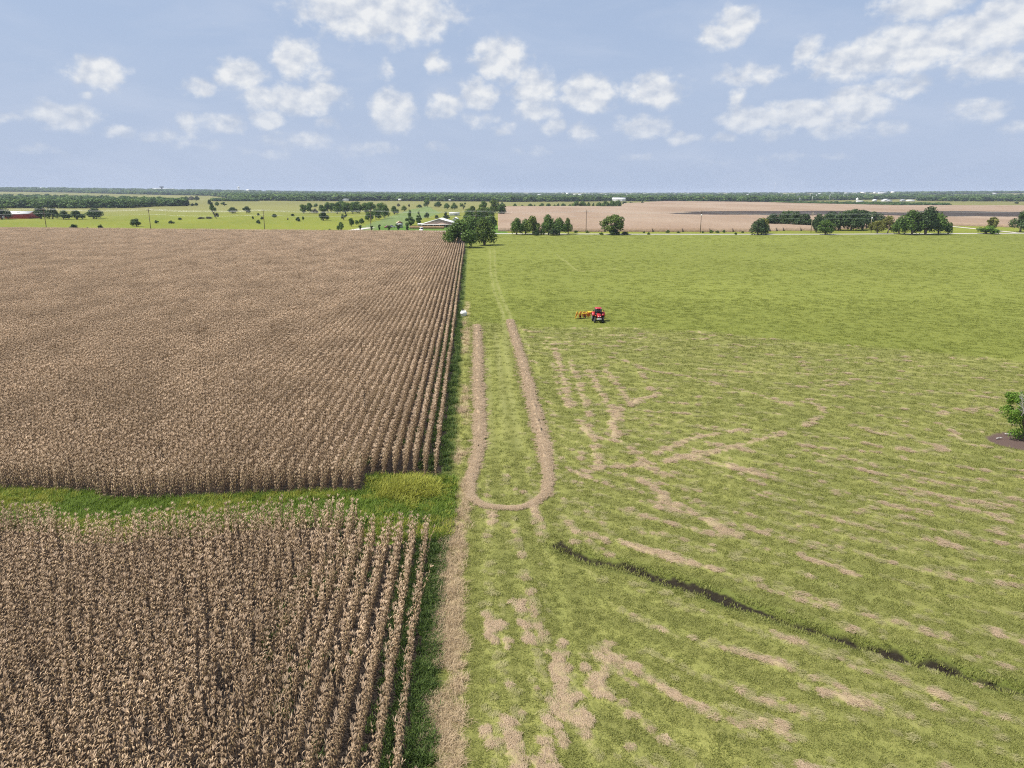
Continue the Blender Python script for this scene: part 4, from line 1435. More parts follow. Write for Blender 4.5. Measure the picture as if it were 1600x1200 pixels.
tree(1361, 364, 16, 10, 'sparse', YE, 'thin orange tinged sapling left of the small yellow green tree')
tree(1405, 366, 27, 24, 'oak', MI, 'medium tree in front of the left flank of the huge tree')
tree(1424, 367, 38, 42, 'oak', MI, 'huge dark green tree towering beside the road', n=4200)
tree(1446, 367, 43, 44, 'oak', D, 'highest crown right of the huge green tree by the road', n=4200)
tree(1467, 366, 34, 34, 'oak', MI, 'broad tree on the right flank of the highest crown by the road', n=3000)
tree(1480, 366, 18, 16, 'bush', MI, 'rounded bush closing the right end of the huge tree group')
tree(1541, 365.5, 13, 38, 'bush', 'leaf_bright', 'wide bright green bush on the near side of the road')
tree(1549, 360, 20, 22, 'tall', YE, 'thin open tree behind the wide bright bush', n=520)
tree(1593, 362.5, 33, 38, 'oak', D, 'dark tree at the right edge beyond the road', n=3000)
tree(1588, 318.5, 3.5, 7, 'bush', D, 'small dark shrub far off in the yellow strip at the right')
# left: oaks round the red barn
bo = 'oaks around the red barn'
tree(4, 343, 19, 26, 'oak', D, 'dark oak left of the red barn, cut by the left edge', group=bo)
tree(30, 341.5, 10, 17, 'oak', D, 'small umbrella oak standing in front of the red barn', group=bo)
tree(64, 342, 21, 24, 'oak', D, 'tallest dark oak right beside the red barn', group=bo)
tree(82, 342, 18, 20, 'oak', D, 'dark oak second right from the barn', group=bo)
tree(99, 343, 14, 24, 'oak', D, 'low dark oak in the middle of the row right of the barn', group=bo)
tree(120, 343, 14, 24, 'oak', D, 'low oak before the last in the row right of the barn', group=bo)
tree(146, 342, 17, 30, 'oak', D, 'wide umbrella shaped oak ending the row right of the barn', group=bo)
# shrubs and small trees on the left pasture
ps = 'scattered shrubs on the left pasture'
tree(115, 358.5, 8, 13, 'bush', D, 'round dark shrub by the road below the barn oaks')
tree(157, 358.8, 8, 10, 'bush', D, 'pointed dark shrub by the road, right of the round one')
tree(137, 359, 4, 6, 'bush', GR, 'small greyish shrub between two dark shrubs by the road')
tree(213, 354, 12, 17, 'bush', D, 'big spreading shrub left of the second utility pole')
tree(245, 349, 5, 8, 'bush', D, 'small wedge shaped shrub right of the second utility pole')
tree(268, 349.5, 5, 10, 'bush', D, 'low wide shrub in the middle of the left pasture')
tree(281, 344, 4, 7, 'bush', D, 'small shrub above the low wide one on the left pasture')
tree(328, 322, 10, 9, 'oak', D, 'round dark tree leftmost of three along the far fence line')
tree(340, 322, 7, 8, 'oak', MI, 'middle tree of three along the far fence line')
tree(351, 322, 6, 11, 'sparse', MI, 'thin low tree rightmost of three along the far fence line')
tree(332, 331.5, 12, 12, 'oak', MI, 'green tree below the three trees of the far fence line')
tree(362.5, 333.5, 10, 17, 'oak', D, 'wide round dark oak alone on the left pasture')
tree(386, 333.5, 11, 13, 'tall', D, 'two topped dark tree right of the wide round oak')
tree(338, 342, 10, 10, 'sparse', GR, 'grey half dead tree beside the brush pile')
tree(314, 342, 3, 14, 'bush', GR, 'low brush left of the grey half dead tree')
tree(326, 342, 3.5, 12, 'bush', GR, 'dark brush pile at the foot of the grey half dead tree')
tree(395, 342.5, 5, 4, 'bush', D, 'tiny upright shrub left of the third utility pole')
tree(404, 349.5, 6, 8, 'bush', D, 'wedge shaped shrub just left of the third utility pole')
tree(404, 337, 4, 5, 'bush', D, 'tiny shrub high on the pasture left of the third utility pole')
tree(410, 343, 5, 6, 'bush', D, 'dark shrub behind the third utility pole')
tree(428, 340, 6, 10, 'oak', D, 'small spreading oak right of the third utility pole')
tree(457, 338, 4, 6, 'bush', D, 'tiny dark shrub in line with the spreading small oak')
tree(450, 344, 4, 3, 'bush', GR, 'thin grey shrub left of the round shrub')
tree(466, 346, 7, 9, 'bush', D, 'round dark shrub on the pasture left of the big lone oak')
tree(474, 344, 6, 4, 'bush', MI, 'narrow shrub right beside the round dark shrub')
tree(505, 344.5, 13, 19, 'oak', D, 'big lone dark oak in front of the middle grove')
tree(537, 344, 9, 12, 'sparse', D, 'open sparse tree right of the big lone oak')
tree(492, 334, 8, 10, 'oak', GR, 'greyish tree at the foot of the middle grove')
tree(533, 361, 14, 13, 'oak', MI, 'green tree beside the gravel drive')
tree(549.5, 354, 13, 9, 'tall', MI, 'tall narrow tree beyond the gravel drive')
tree(557.5, 351, 7, 7, 'bush', MI, 'small bush between two trees beyond the gravel drive')
tree(565, 350, 9, 10, 'oak', MI, 'round tree right of the tall narrow one beyond the drive')
for x, h in [(260, 3), (293, 2.5), (317, 2.5), (330, 4), (40, 2.5), (55, 3), (172, 3), (184, 3), (515, 4), (507, 2.5), (438, 2)]:
    tree(x, 361.4 if x > 200 else 359, h, h * 1.4, 'bush', D, 'tiny weed shrub on the verge between the road and the left pasture', 'shrub', 'tiny verge weeds')
mg = 'middle grove on the pasture'
for a in [(474, 333.5, 14, 13), (484, 333.5, 16, 13), (494, 324, 6, 9), (503, 333, 13, 14), (513, 332, 16, 16), (527, 334, 18, 18), (540, 334, 18, 18), (551, 334, 18, 16), (562, 334, 15, 14), (572, 334, 17, 16), (577, 345.5, 15, 14), (588, 343, 17, 18), (596, 336, 19, 16), (601, 341, 22, 16), (534, 326, 12, 16), (556, 327, 12, 18), (580, 330, 14, 16), (520, 326, 9, 12)]:
    tree(*a, 'oak' if a[0] % 2 else 'tall', MI, 'green tree in the middle grove on the pasture', group=mg)
tree(616, 335, 13, 14, 'oak', MI, 'rounded tree just right of the middle grove')
tree(632, 330, 9, 10, 'oak', LI, 'light green tree second right of the middle grove')
tree(623, 323, 5, 6, 'bush', GR, 'small grey bush above the light green tree')
tree(639, 323.5, 5, 4, 'bush', GR, 'thin grey bush right of the small grey one')
tree(655, 324.5, 5, 10, 'bush', MI, 'low thicket on the green lane far behind the house')
tree(667.5, 324, 15, 12, 'tall', MI, 'tall dark tree rising from the lane far behind the house')
tree(684.5, 324, 9, 14, 'oak', MI, 'round tree right of the tall dark lane tree')
tree(699, 327, 10, 11, 'oak', MI, 'round green tree above the white shed')
tree(710, 328, 11, 11, 'oak', MI, 'green tree right of the one above the white shed')
tree(724, 327, 10, 12, 'sparse', LI, 'pale thin tree left of the grove behind the house')
tree(641, 352.5, 24, 17, 'conifer', MI, 'broad conical cedar left of the house')
tree(654.5, 351, 20, 12, 'conifer', MI, 'slim conical cedar between the broad one and the house')
tree(667.5, 341, 9, 10, 'oak', D, 'round dark tree behind the house roof')
tree(697, 343, 12, 13, 'conifer', D, 'dark pointed tree between house and white shed')
tree(682, 342, 6, 7, 'bush', D, 'small dark bush behind the house ridge')
yt = 'young trees in a row on the lawn'
for i, (x, y, h, w) in enumerate([(563, 360.5, 8.5, 6), (581, 362, 9, 5), (593, 361, 10, 5), (607.5, 362, 9, 6.5), (622.5, 361.5, 11, 9), (637, 362, 12, 7)]):
    tree(x, y, h, w, 'vase', D, ['first young dark tree on the lawn beside the gravel drive', 'young tree on the lawn right at the foot of the utility pole', 'slim young tree on the lawn left of the parked maroon car',
                                 'young tree on the lawn in front of the parked maroon car', 'young tree on the lawn in front of the grey shed', 'young tree on the lawn left of the board fence'][i], group=yt)
# middle distance on the left
for a in [(283, 313, 5, 20, 'bush', MI), (300, 313, 6, 14, 'bush', GR), (307, 313.5, 7, 11, 'oak', D), (292, 313, 6, 12, 'bush', MI)]:
    tree(*a, 'clump of the low thicket far beyond the left pasture', group='low thicket far left')
tree(250, 312, 5, 9, 'oak', GR, 'small greyish tree far beyond the left pasture')
tree(293, 322, 10, 8, 'tall', D, 'tall dark tree at the right end of the left woods')
tree(301, 322, 4.5, 7, 'bush', D, 'dark bush right of the tall tree ending the left woods')
tree(307, 322, 5.5, 6, 'oak', D, 'round small tree just beyond the end of the left woods')
# trees along the far edge of the brown field
fe = 'trees on the far edge of the brown field'
for a in [(804, 323.5, 5.5, 8), (816, 323.5, 3.5, 5), (828.5, 323.5, 5.5, 8), (835, 323.5, 4, 4), (847, 323.5, 6, 10), (856, 323.5, 6, 10), (866, 323.5, 4, 6), (872, 323.5, 5.5, 6), (880, 323.5, 6, 8), (890, 323.5, 4.5, 6)]:
    tree(*a, 'oak', MI, 'small tree in the loose line behind the far brown field', group=fe)
for a in [(900, 324, 10, 14), (910, 324, 10, 12), (919, 324, 8, 8), (927, 324, 7, 5), (936, 324, 8, 10), (946, 324.3, 10, 14), (957, 324.3, 11, 14), (965, 324.3, 12, 12)]:
    tree(*a, 'oak', MI, 'tree in the denser clump behind the far brown field', group='denser clump behind the brown field')
for a in [(975, 319, 4, 9), (986, 318.5, 3, 7), (1004, 318.5, 4, 5)]:
    tree(*a, 'bush', D, 'small bush out on the crest of the far brown field', 'shrub', 'bushes on the brown field crest')


# ------------------------------------------------------------------ far woods, read as one mass
def woods():
    far = [make_crown(s, M['leaf_far'], 700 + i, 420) for i, s in enumerate(('oak', 'tall', 'oak', 'bush', 'oak', 'tall'))]
    far += [make_crown(s, M['leaf_far_light'], 760 + i, 420) for i, s in enumerate(('oak', 'bush', 'tall', 'oak'))]
    coll = proto_coll('far_tree', far)

    def place(name, rows, n, hh, ww, label, seed, keep=None, jit=1.0, cat='woods'):
        """rows: (px, py of the nearest foot, py of the farthest foot)"""
        g = np.random.default_rng(seed)
        xs = [r[0] for r in rows]
        px = g.uniform(xs[0], xs[-1], n)
        bot = np.interp(px, xs, [r[1] for r in rows]); top = np.interp(px, xs, [r[2] for r in rows])
        py = top + (bot - top) * g.random(n)
        if keep is not None:
            k = keep(px, py); px, py = px[k], py[k]
        # the nearest rank stays closed
        m = n // 5
        ex = g.uniform(xs[0], xs[-1], m)
        if keep is None or True:
            px = np.concatenate([px, ex]); py = np.concatenate([py, np.interp(ex, xs, [r[1] for r in rows]) - .25 * g.random(m)])
        P = np.array([at(a, b) for a, b in zip(px, py)])
        r = np.hypot(P[:, 0], P[:, 1])
        z = rise(P[:, 0], P[:, 1])
        grow = 1 + np.clip(r / 4000, 0, 1.2)
        h = g.uniform(*hh, len(P)); w = g.uniform(*ww, len(P)) * grow
        scatter(name, np.stack([P[:, 0], P[:, 1], z], 1), g.uniform(0, 6.28, len(P)), np.stack([w, w, h], 1), coll, 10, label, cat)

    place('left_woods', [(-60, 325, 309), (60, 325.3, 308.8), (120, 325.5, 309.5), (200, 325, 313), (240, 322.7, 315), (288, 322, 318.5)], 900, (6.5, 11), (8, 14),
          'broad green wood spreading behind the red barn and left pasture', 1)
    place('horizon_woods', [(-80, 303.6, 298.4), (100, 304.4, 298.6), (200, 305.6, 298.9), (330, 307, 299.2), (400, 313.6, 299.6), (490, 314.4, 299.6), (600, 313.8, 300), (700, 314.6, 300.3), (780, 315.0, 300.5), (800, 315.6, 300.6)], 4200, (8, 14), (12, 20),
          'blue green woods lining the horizon on the left', 2, lambda x, y: ~((x > 395) & (x < 428) & (y > 308.4) & (y < 310.6)))
    nz = lambda x, y: vnoise(x * .03, y * .55, 5) + .35 * vnoise(x * .11, y * 1.2, 6) > .48
    place('far_right_woods', [(795, 315.6, 300.6), (900, 315, 300.9), (960, 314.2, 301), (1040, 314.8, 301.1), (1150, 315.4, 301.2), (1200, 316.2, 301.3), (1240, 314, 301.5), (1400, 312, 302), (1440, 312, 302)], 2600, (7, 13), (12, 20),
          'broken woods and hedges on the horizon beyond the brown field', 3, nz)
    place('right_woods', [(1436, 314.2, 309), (1500, 315, 308.5), (1700, 315.5, 309)], 420, (9, 13), (12, 18), 'dense green wood beyond the brown field at the right', 4)
    place('far_edge_woods', [(1430, 307, 302), (1700, 306.5, 302.2)], 700, (9, 14), (14, 22), 'hazy woods on the horizon above the right wood', 5)
    place('field_scrub', [(1200, 317.3, 315), (1300, 319, 316), (1400, 321, 317), (1482, 320.6, 318.8)], 520, (1.5, 3.2), (5, 9), 'low green scrub strip along the back of the brown field', 6, cat='scrub')
    g = [(332, 314.5), (480, 314.5)]
    place('hedge', [(333, 314.4, 313.6), (400, 314.6, 313.6)], 160, (5, 7), (8, 11), 'dark straight hedge across the back of the left pasture', 7, cat='hedge')


woods()


# ------------------------------------------------------------------ buildings
def gable(name, label, px, py, w, h, eave, depth, wall, roof, cat='building', rz=0.0, ridge_x=True, door=None, windows=0, lift=0.0):
    """w, h, eave: pixels; ridge_x: ridge runs across the view"""
    P = at(px, py); s = mpp(P); z = gz(P[0], P[1])
    root = empty(name, (P[0], P[1], z + lift), rz)
    W_, H_, E_ = w * s, h * s, eave * s
    d = depth
    b = MB(); ov = .35
    if ridge_x:
        b.prism([(-d / 2, 0), (d / 2, 0), (d / 2, E_), (0, H_ - .15), (-d / 2, E_)], -W_ / 2, W_ / 2, axis='X')
        b.build('wall', wall, root)
        rb = MB(); sl = (H_ - E_) / (d / 2)
        for sg in (-1, 1):
            rb.prism([(0, H_), (sg * (d / 2 + ov), E_ - sl * ov), (sg * (d / 2 + ov), E_ - sl * ov + .22), (0, H_ + .22)], -W_ / 2 - ov, W_ / 2 + ov, axis='X')
        rb.build('roof', roof, root)
    else:
        b.prism([(-W_ / 2, 0), (W_ / 2, 0), (W_ / 2, E_), (0, H_ - .15), (-W_ / 2, E_)], -d / 2, d / 2, axis='Y')
        b.build('wall', wall, root)
        rb = MB(); sl = (H_ - E_) / (W_ / 2)
        for sg in (-1, 1):
            rb.prism([(0, H_), (sg * (W_ / 2 + ov), E_ - sl * ov), (sg * (W_ / 2 + ov), E_ - sl * ov + .30), (0, H_ + .30)], -d / 2 - ov, d / 2 + ov, axis='Y')
        rb.build('roof', roof, root)
    if door:
        MB().box((door[0] * W_, -d / 2 - .04, door[2] * s / 2 + .02), (door[1] * s, .12, door[2] * s)).build('door', M['grey_wall'], root)
    for k in range(windows):
        x = (k + .5) / windows * W_ - W_ / 2
        f = MB().box((x, -d / 2 - .03, E_ * .55), (1.3, .10, 1.2)).build('window', M['white_paint'], root)
        MB().box((x, -d / 2 - .09, E_ * .55), (1.05, .06, .95)).build('pane', M['glass'], f)
    return tag(root, label, cat)


house = gable('house', 'wide low house with white metal roof and tan gable front behind the board fence', 689, 354.4, 56, 12.6, 4.6, 16, M['tan_wall'], M['metal_roof'], 'house', ridge_x=False)
hs = mpp(at(689, 354.4))
for o in [c for c in house.children if c.name.startswith('wall')]:
    pass
pb = MB(); pb.box((0, -9.2, 4.55 * hs - .1), (55 * hs, 2.6, .16)); pb.build('porch_roof', M['metal_roof'], house)
for k in range(7):
    x = (-26.5 + k * 53 / 6) * hs
    MB().box((x, -10.3, 2.2 * hs), (.18, .18, 4.4 * hs)).build('porch_post', M['white_paint'], house)
MB().box((0, -8.07, 2.2 * hs), (54 * hs, .12, 4.3 * hs)).build('porch_wall', M['brown_wall'], house)
for k in range(6):
    x = (-22 + k * 44 / 5) * hs
    f = MB().box((x, -8.16, 2.3 * hs), (1.5, .10, 1.3)).build('window', M['white_paint'], house)
    MB().box((x, -8.22, 2.3 * hs), (1.25, .06, 1.05)).build('pane', M['glass'], f)
MB().box((-4 * hs, -8.17, 1.9 * hs), (1.1, .10, 2.1)).build('door', M['grey_wall'], house)
gable('shed', 'long white open shed with flat roof among trees behind the house', 710, 337, 15, 4.6, 3.8, 9, M['white_wall'], M['metal_roof'], 'shed', door=(.2, 4.5, 2.6))
gable('garage', 'small white roofed outbuilding right behind the house ridge', 712, 345, 8, 5.2, 2.6, 8, M['white_wall'], M['metal_roof'], 'outbuilding', ridge_x=False, door=(0, 3, 2))
gable('lean_to', 'low grey roofed annex at the left end of the house', 659, 352.6, 10, 3.2, 2.4, 6, M['grey_wall'], M['metal_roof'], 'annex')
gable('barn', 'red barn with pale grey roof half hidden by dark oaks', 32, 341.2, 43, 10.5, 7.2, 16, M['barn_red'], M['metal_roof'], 'barn', rz=.06, door=(-.38, 4.5, 4.5), windows=0)
gable('far_barn', 'pale pink grey barn at the edge of the far woods above the middle grove', 540, 314.2, 9.5, 3.4, 2.6, 14, M['white_wall'], M['grey_wall'], 'barn', door=(.1, 2, 1.8))
gable('tile_roof_house', 'far house with red tiled roof and tan gable beyond the brown field', 1105, 315, 13, 6.4, 3.2, 14, M['beige'], M['tile_red'], 'house', windows=4)
gable('farm_hall', 'large white farm hall standing behind the clump beyond the brown field', 967, 314.6, 20, 5.6, 3.4, 24, M['white_wall'], M['metal_roof'], 'hall', rz=-.2, door=(.25, 4, 2.6))
gable('white_barn', 'white round shouldered barn beyond the scrub strip, rightmost cluster', 1385, 315.4, 13, 4.2, 2.0, 16, M['white_wall'], M['metal_roof'], 'barn', ridge_x=False, door=(0, 3, 1.8))
gable('grey_barn', 'grey barn between the two white roofs beyond the scrub strip', 1410, 315.2, 6, 3.2, 2.2, 10, M['grey_wall'], M['grey_wall'], 'barn')
gable('long_barn', 'long white roofed barn right of the grey barn', 1422, 315.0, 10, 2.6, 1.5, 14, M['white_wall'], M['metal_roof'], 'barn')
gable('airport_hall', 'long white hall on the horizon below the dark tower', 254, 299.4, 30, 2.3, 1.7, 40, M['white_wall'], M['metal_roof'], 'hall', lift=14)
gable('airport_annex', 'short white hall right of the long one on the horizon', 270, 299.2, 6, 2.4, 1.8, 30, M['white_wall'], M['metal_roof'], 'hall', lift=17)
fb = 'white far buildings along the horizon'
FB = [(843, 306.4, 6, 1.8), (871, 306, 5, 1.6), (886, 305.4, 3, 2.6), (898, 306.6, 5, 2), (906, 306.6, 5, 2), (922, 306.4, 8, 1.8), (948, 306.8, 4, 1.6), (979, 307.6, 5, 2), (1138, 308.6, 4, 1.5), (1168, 307.6, 4, 1.7), (1009, 313.6, 4, 2), (1240, 311.3, 12, 2), (1257, 312, 6, 2), (1275, 312.2, 8, 3), (1290, 312.4, 8, 2), (1299, 313.2, 5, 2),
      (1322, 306.4, 6, 2), (1335, 306.6, 8, 2), (1347, 306.2, 6, 2.4), (1366, 306, 3, 2), (1378, 306.4, 12, 2.2), (1394, 306.4, 5, 3), (1366, 315.4, 4, 2), (1300, 306.4, 4, 1.8), (66, 301, 3, 2), (95, 300.4, 3, 2), (388, 302.4, 4, 2), (625, 314.4, 4, 1.8), (703, 314.8, 3, 1.6), (1280, 306.6, 5, 1.5), (1434, 313.2, 4, 2), (1552, 307.6, 6, 1.6)]
for i, (x, y, w, h) in enumerate(FB):
    o = gable('far_building', 'small pale building far off between the woods of the horizon', x, y, w, h + 1.0, h * .55 + .8, 12, M['white_wall'] if i % 3 else M['beige'], M['metal_roof'] if i % 4 else M['grey_wall'], lift=1.0)
    o['group'] = fb + (' left of the red tiled house' if x < 1105 else ' in the substation' if 1238 < x < 1302 and y > 310 else ' right of the red tiled house')
    o['label'] = 'small pale far building between horizon woods, ' + ('left of the red tiled house' if x < 1105 else 'among the substation pylons' if 1238 < x < 1302 and y > 310 else 'right of the red tiled house')


def silo():
    P = at(1339, 315.5); s = mpp(P)
    root = empty('grain_bin', (P[0], P[1], gz(P[0], P[1])))
    r = 3.3 * s / 2 * 1.1
    MB().lathe([(0, 0), (r, 0), (r, 4.6 * s), (r * .97, 4.7 * s)], (0, 0, 0), n=18).build('bin_wall', M['white_wall'], root, sm=False)
    MB().lathe([(r * 1.04, 4.6 * s), (r * .15, 6.2 * s), (r * .15, 6.5 * s), (0, 6.5 * s)], (0, 0, 0), n=18).build('bin_roof', M['metal_roof'], root)
    tag(root, 'white round grain bin with conical roof beyond the scrub strip', 'grain bin')
    gable('bin_shed', 'low white shed at the foot of the grain bin', 1343, 316.2, 9, 2.4, 1.6, 8, M['white_wall'], M['metal_roof'], 'shed')


silo()


def towers():
    P = at(253.5, 300.6); s = mpp(P); z0 = gz(P[0], P[1])
    d = 5200.0
    k = d / np.hypot(P[0], P[1]); x, y = P[0] * k, P[1] * k
    z0 = gz(x, y); s = d / 1148
    root = empty('control_tower', (x, y, z0))
    H_ = (22 + (298 - 292.6) * s) - z0
    MB().box((0, 0, H_ * .42), (8, 8, H_ * .84), taper=.9).build('shaft', M['dark_blue'], root)
    MB().box((0, 0, H_ * .86), (16, 16, 5), taper=1.2).build('cab', M['dark_blue'], root)
    MB().box((0, 0, H_ * .86 + 4.2), (21, 21, 2)).build('roof', M['dark_blue'], root)
    tag(root, 'dark flat topped tower standing on the horizon at the left', 'tower')
    x, y = P[0] * 0, 0
    a, _ = px_dir(373, 296); d = 5600.0
    x, y = math.sin(a) * d, math.cos(a) * d; z0 = gz(x, y); s = d / 1148
    root = empty('water_tower', (x, y, z0)); T0 = 22 + (298.2 - 292.2) * s - z0
    b = MB()
    for q in range(6):
        t = q * math.pi / 3
        b.tube((math.cos(t) * 7, math.sin(t) * 7, 0), (math.cos(t) * 5.5, math.sin(t) * 5.5, T0 - 9), .8, .7, 6)
    b.tube((0, 0, 0), (0, 0, T0 - 9), 1.2, 1.2, 8)
    b.build('legs', M['white_paint'], root)
    MB().lathe([(0, T0 - 11), (4.5, T0 - 10), (7, T0 - 6), (6.2, T0 - 2), (3, T0 - .2), (0, T0)], (0, 0, 0), n=16).build('tank', M['white_paint'], root, sm=True)
    tag(root, 'small white water tower on the horizon left of the middle', 'water tower')
    for (px, top, d, lab) in ((579.5, 291, 1900, 'thin grey radio mast on the horizon above the middle grove'), (646, 293, 1900, 'thin grey radio mast on the horizon above the cedars'), (1210, 286, 1750, 'tallest thin radio mast on the horizon above the oak grove')):
        a, _ = px_dir(px, 300); x, y = math.sin(a) * d, math.cos(a) * d; z0 = gz(x, y)
        s = d / 1148; H_ = 22 + (299.5 - top) * s - z0
        root = empty('radio_mast', (x, y, z0)); b = MB()
        for q in range(3):
            t = q * 2.094
            b.tube((math.cos(t) * .3, math.sin(t) * .3, 0), (math.cos(t) * .3, math.sin(t) * .3, H_), .045, .045, 4)
        b.build('lattice_leg', M['steel'], root)
        r_ = MB()
        for q in range(24):
            z = H_ * q / 24; t = q * 2.094
            r_.tube((math.cos(t) * .35, math.sin(t) * .35, z), (math.cos(t + 2.094) * .35, math.sin(t + 2.094) * .35, z + H_ / 24), .03, .03, 4)
        r_.build('brace', M['steel'], root)
        tag(root, lab, 'radio mast')
    # pylons of the substation
    for i, (px, top, bot) in enumerate([(1220, 306, 313), (1231, 304.5, 313), (1246, 304, 313), (1253, 306, 313), (1265, 304, 313.5), (1275, 304, 313.5), (1284, 306, 313), (1296, 303.5, 313.5), (1302, 308, 313), (1317, 305, 312.5), (1324, 306, 312), (1236, 307, 313), (1269, 307, 314), (1249.5, 309, 314.5)]):
        P = at(px, bot); s = mpp(P); H_ = (bot - top) * s
        root = empty('power_pylon', (P[0], P[1], gz(P[0], P[1])), RNG.uniform(-.4, .4)); b = MB()
        for sx in (-1, 1):
            for sy in (-1, 1):
                b.tube((sx * .9, sy * .9, 0), (sx * .25, sy * .25, H_), .22, .14, 4)
        b.build('mast', M['steel'], root)
        r_ = MB()
        for q in (.72, .86, .98): r_.box((0, 0, H_ * q), (3.6 if q < .9 else 2.6, .3, .3))
        r_.build('crossarm', M['steel'], root)
        tag(root, 'grey steel pylon standing in the far substation behind the oak grove', 'pylon', 'pylons of the far substation')


towers()


# ------------------------------------------------------------------ poles and wires
def utility_poles():
    PX = [(-95, 357.0), (73, 358.6), (236, 360.6), (414, 362.2), (580, 363.2), (744, 363.8), (915.5, 364.0), (1094, 363.9), (1267, 363.2), (1440, 362.0), (1614, 360.4)]
    LAB = ['', 'brown utility pole with crossarm by the road below the barn oaks', 'brown utility pole right of the big spreading shrub by the road', 'brown utility pole by the road in front of the wide empty pasture',
           'slim utility pole by the road behind a young lawn tree', 'utility pole standing in front of the grove behind the house', 'utility pole between the verge row and the lone lobed tree', 'utility pole in front of the dark band of the far brown field',
           'pale utility pole in front of the dark oak grove', 'utility pole hidden in the huge tree group', 'utility pole']
    tops = []
    for i, (px, py) in enumerate(PX):
        P = at(px, py); s = mpp(P); H_ = 11.8 if i != 8 else 10.6
        tops.append((P[0], P[1], H_))
        if not LAB[i] or i >= 9: continue
        root = empty('utility_pole', (P[0], P[1], 0), math.atan2(ROAD_Y[4] - ROAD_Y[2], ROAD_X[4] - ROAD_X[2]))
        m = M['pole_pale'] if i == 8 else M['pole']
        MB().tube((0, 0, 0), (0, 0, H_), .20, .13, 10).build('shaft', m, root)
        MB().box((0, -.16, H_ - .55), (.16, .14, 2.4)).box((0, -.2, H_ - .55), (2.4, .10, .14)).build('crossarm', m, root)
        for x in (-1.1, 0, 1.1):
            MB().lathe([(.03, 0), (.07, .05), (.05, .12), (.07, .18), (.03, .26), (0, .27)], (x, -.2 if x else 0, H_ - .48 if x else H_), n=8).build('insulator', M['porcelain'], root)
        if i == 7:
            MB().lathe([(0, 0), (.26, .02), (.26, .85), (.18, .95), (0, .97)], (.0, -.5, H_ - 2.6), n=12).build('transformer', M['white_paint'], root)
        tag(root, LAB[i], 'utility pole', 'utility poles along the road')
    T_ = tops
    for j, (dx, dz, lab) in enumerate(((0, .25, 'topmost pale overhead wire along the road'), (-1.1, -.25, 'overhead wire on the near end of the crossarms'), (1.1, -.25, 'overhead wire on the far end of the crossarms'), (0, -2.6, 'lowest pale overhead wire slung below the crossarms'))):
        pts = []
        for a, b in zip(T_[:-1], T_[1:]):
            for k in range(10):
                t = k / 10
                pts.append((a[0] + (b[0] - a[0]) * t, a[1] + (b[1] - a[1]) * t - dx * .0 + (dx * .6), a[2] + (b[2] - a[2]) * t + dz - 4 * .95 * t * (1 - t)))
        pts.append((T_[-1][0], T_[-1][1] + dx * .6, T_[-1][2] + dz))
        b = MB()
        for p, q in zip(pts[:-1], pts[1:]): b.tube(p, q, .028, .028, 4, False)
        tag(b.build('power_line', M['wire']), lab, 'power line', 'overhead wires along the road')
    # service pole with lamp and transformer
    P = at(1359.5, 361); H_ = 9.4
    root = empty('service_pole', (P[0], P[1], 0))
    MB().tube((0, 0, 0), (0, 0, H_), .15, .10, 10).build('shaft', M['pole_pale'], root)
    MB().lathe([(0, 0), (.32, .02), (.32, 1.0), (.2, 1.15), (0, 1.16)], (.0, -.48, H_ - 2.6), n=12).build('transformer', M['white_paint'], root)
    MB().tube((0, -.05, H_ - .3), (-1.2, -.3, H_ - .1), .05, .04, 6).box((-1.35, -.3, H_ - .12), (.5, .22, .14)).build('lamp_arm', M['steel'], root)
    tag(root, 'pale service pole with a white transformer between oak grove and yellow trees', 'utility pole')


utility_poles()


# ------------------------------------------------------------------ fence and things round the house
def fence():
    A, B = at(640, 357.6), at(694, 357.8)
    L = math.dist(A[:2], B[:2]); rz = math.atan2(B[1] - A[1], B[0] - A[0])
    root = empty('board_fence', (A[0], A[1], 0), rz)
    np_ = 9; H_ = 1.75
    for k in range(np_ + 1):
        MB().box((L * k / np_, .06, H_ / 2), (.12, .12, H_ + .08)).build('post', M['fence_wood'], root)
    g = random.Random(3)
    for k in range(np_):
        b = MB(); n = 14; w = L / np_ / n
        for i in range(n):
            b.box((L * k / np_ + (i + .5) * w, g.uniform(-.012, .012), H_ / 2 + .03 + g.uniform(-.02, .02)), (w * .92, .025, H_ - .06))
        o = b.build('fence_boards', M['fence_wood'], root); o['kind'] = 'stuff'
    tag(root, 'reddish tan board fence in front of the white roofed house', 'fence')


fence()


def wheel(root, c, r, w, axis='X', rim=None, n=24):
    t = MB().lathe([(r * .58, -w / 2), (r * .9, -w / 2), (r, -w * .32), (r, w * .32), (r * .9, w / 2), (r * .58, w / 2), (r * .58, -w / 2)], (0, 0, 0), axis, n)
    root_w = t.build('wheel', M['rubber'], root, c)
    MB().lathe([(0, -w * .30), (r * .25, -w * .32), (r * .55, -w * .42), (r * .60, -w * .48), (r * .60, w * .48), (r * .55, w * .42), (r * .25, w * .32), (0, w * .30)], (0, 0, 0), axis, n).build('rim', rim or M['rim_grey'], root_w)
    return root_w


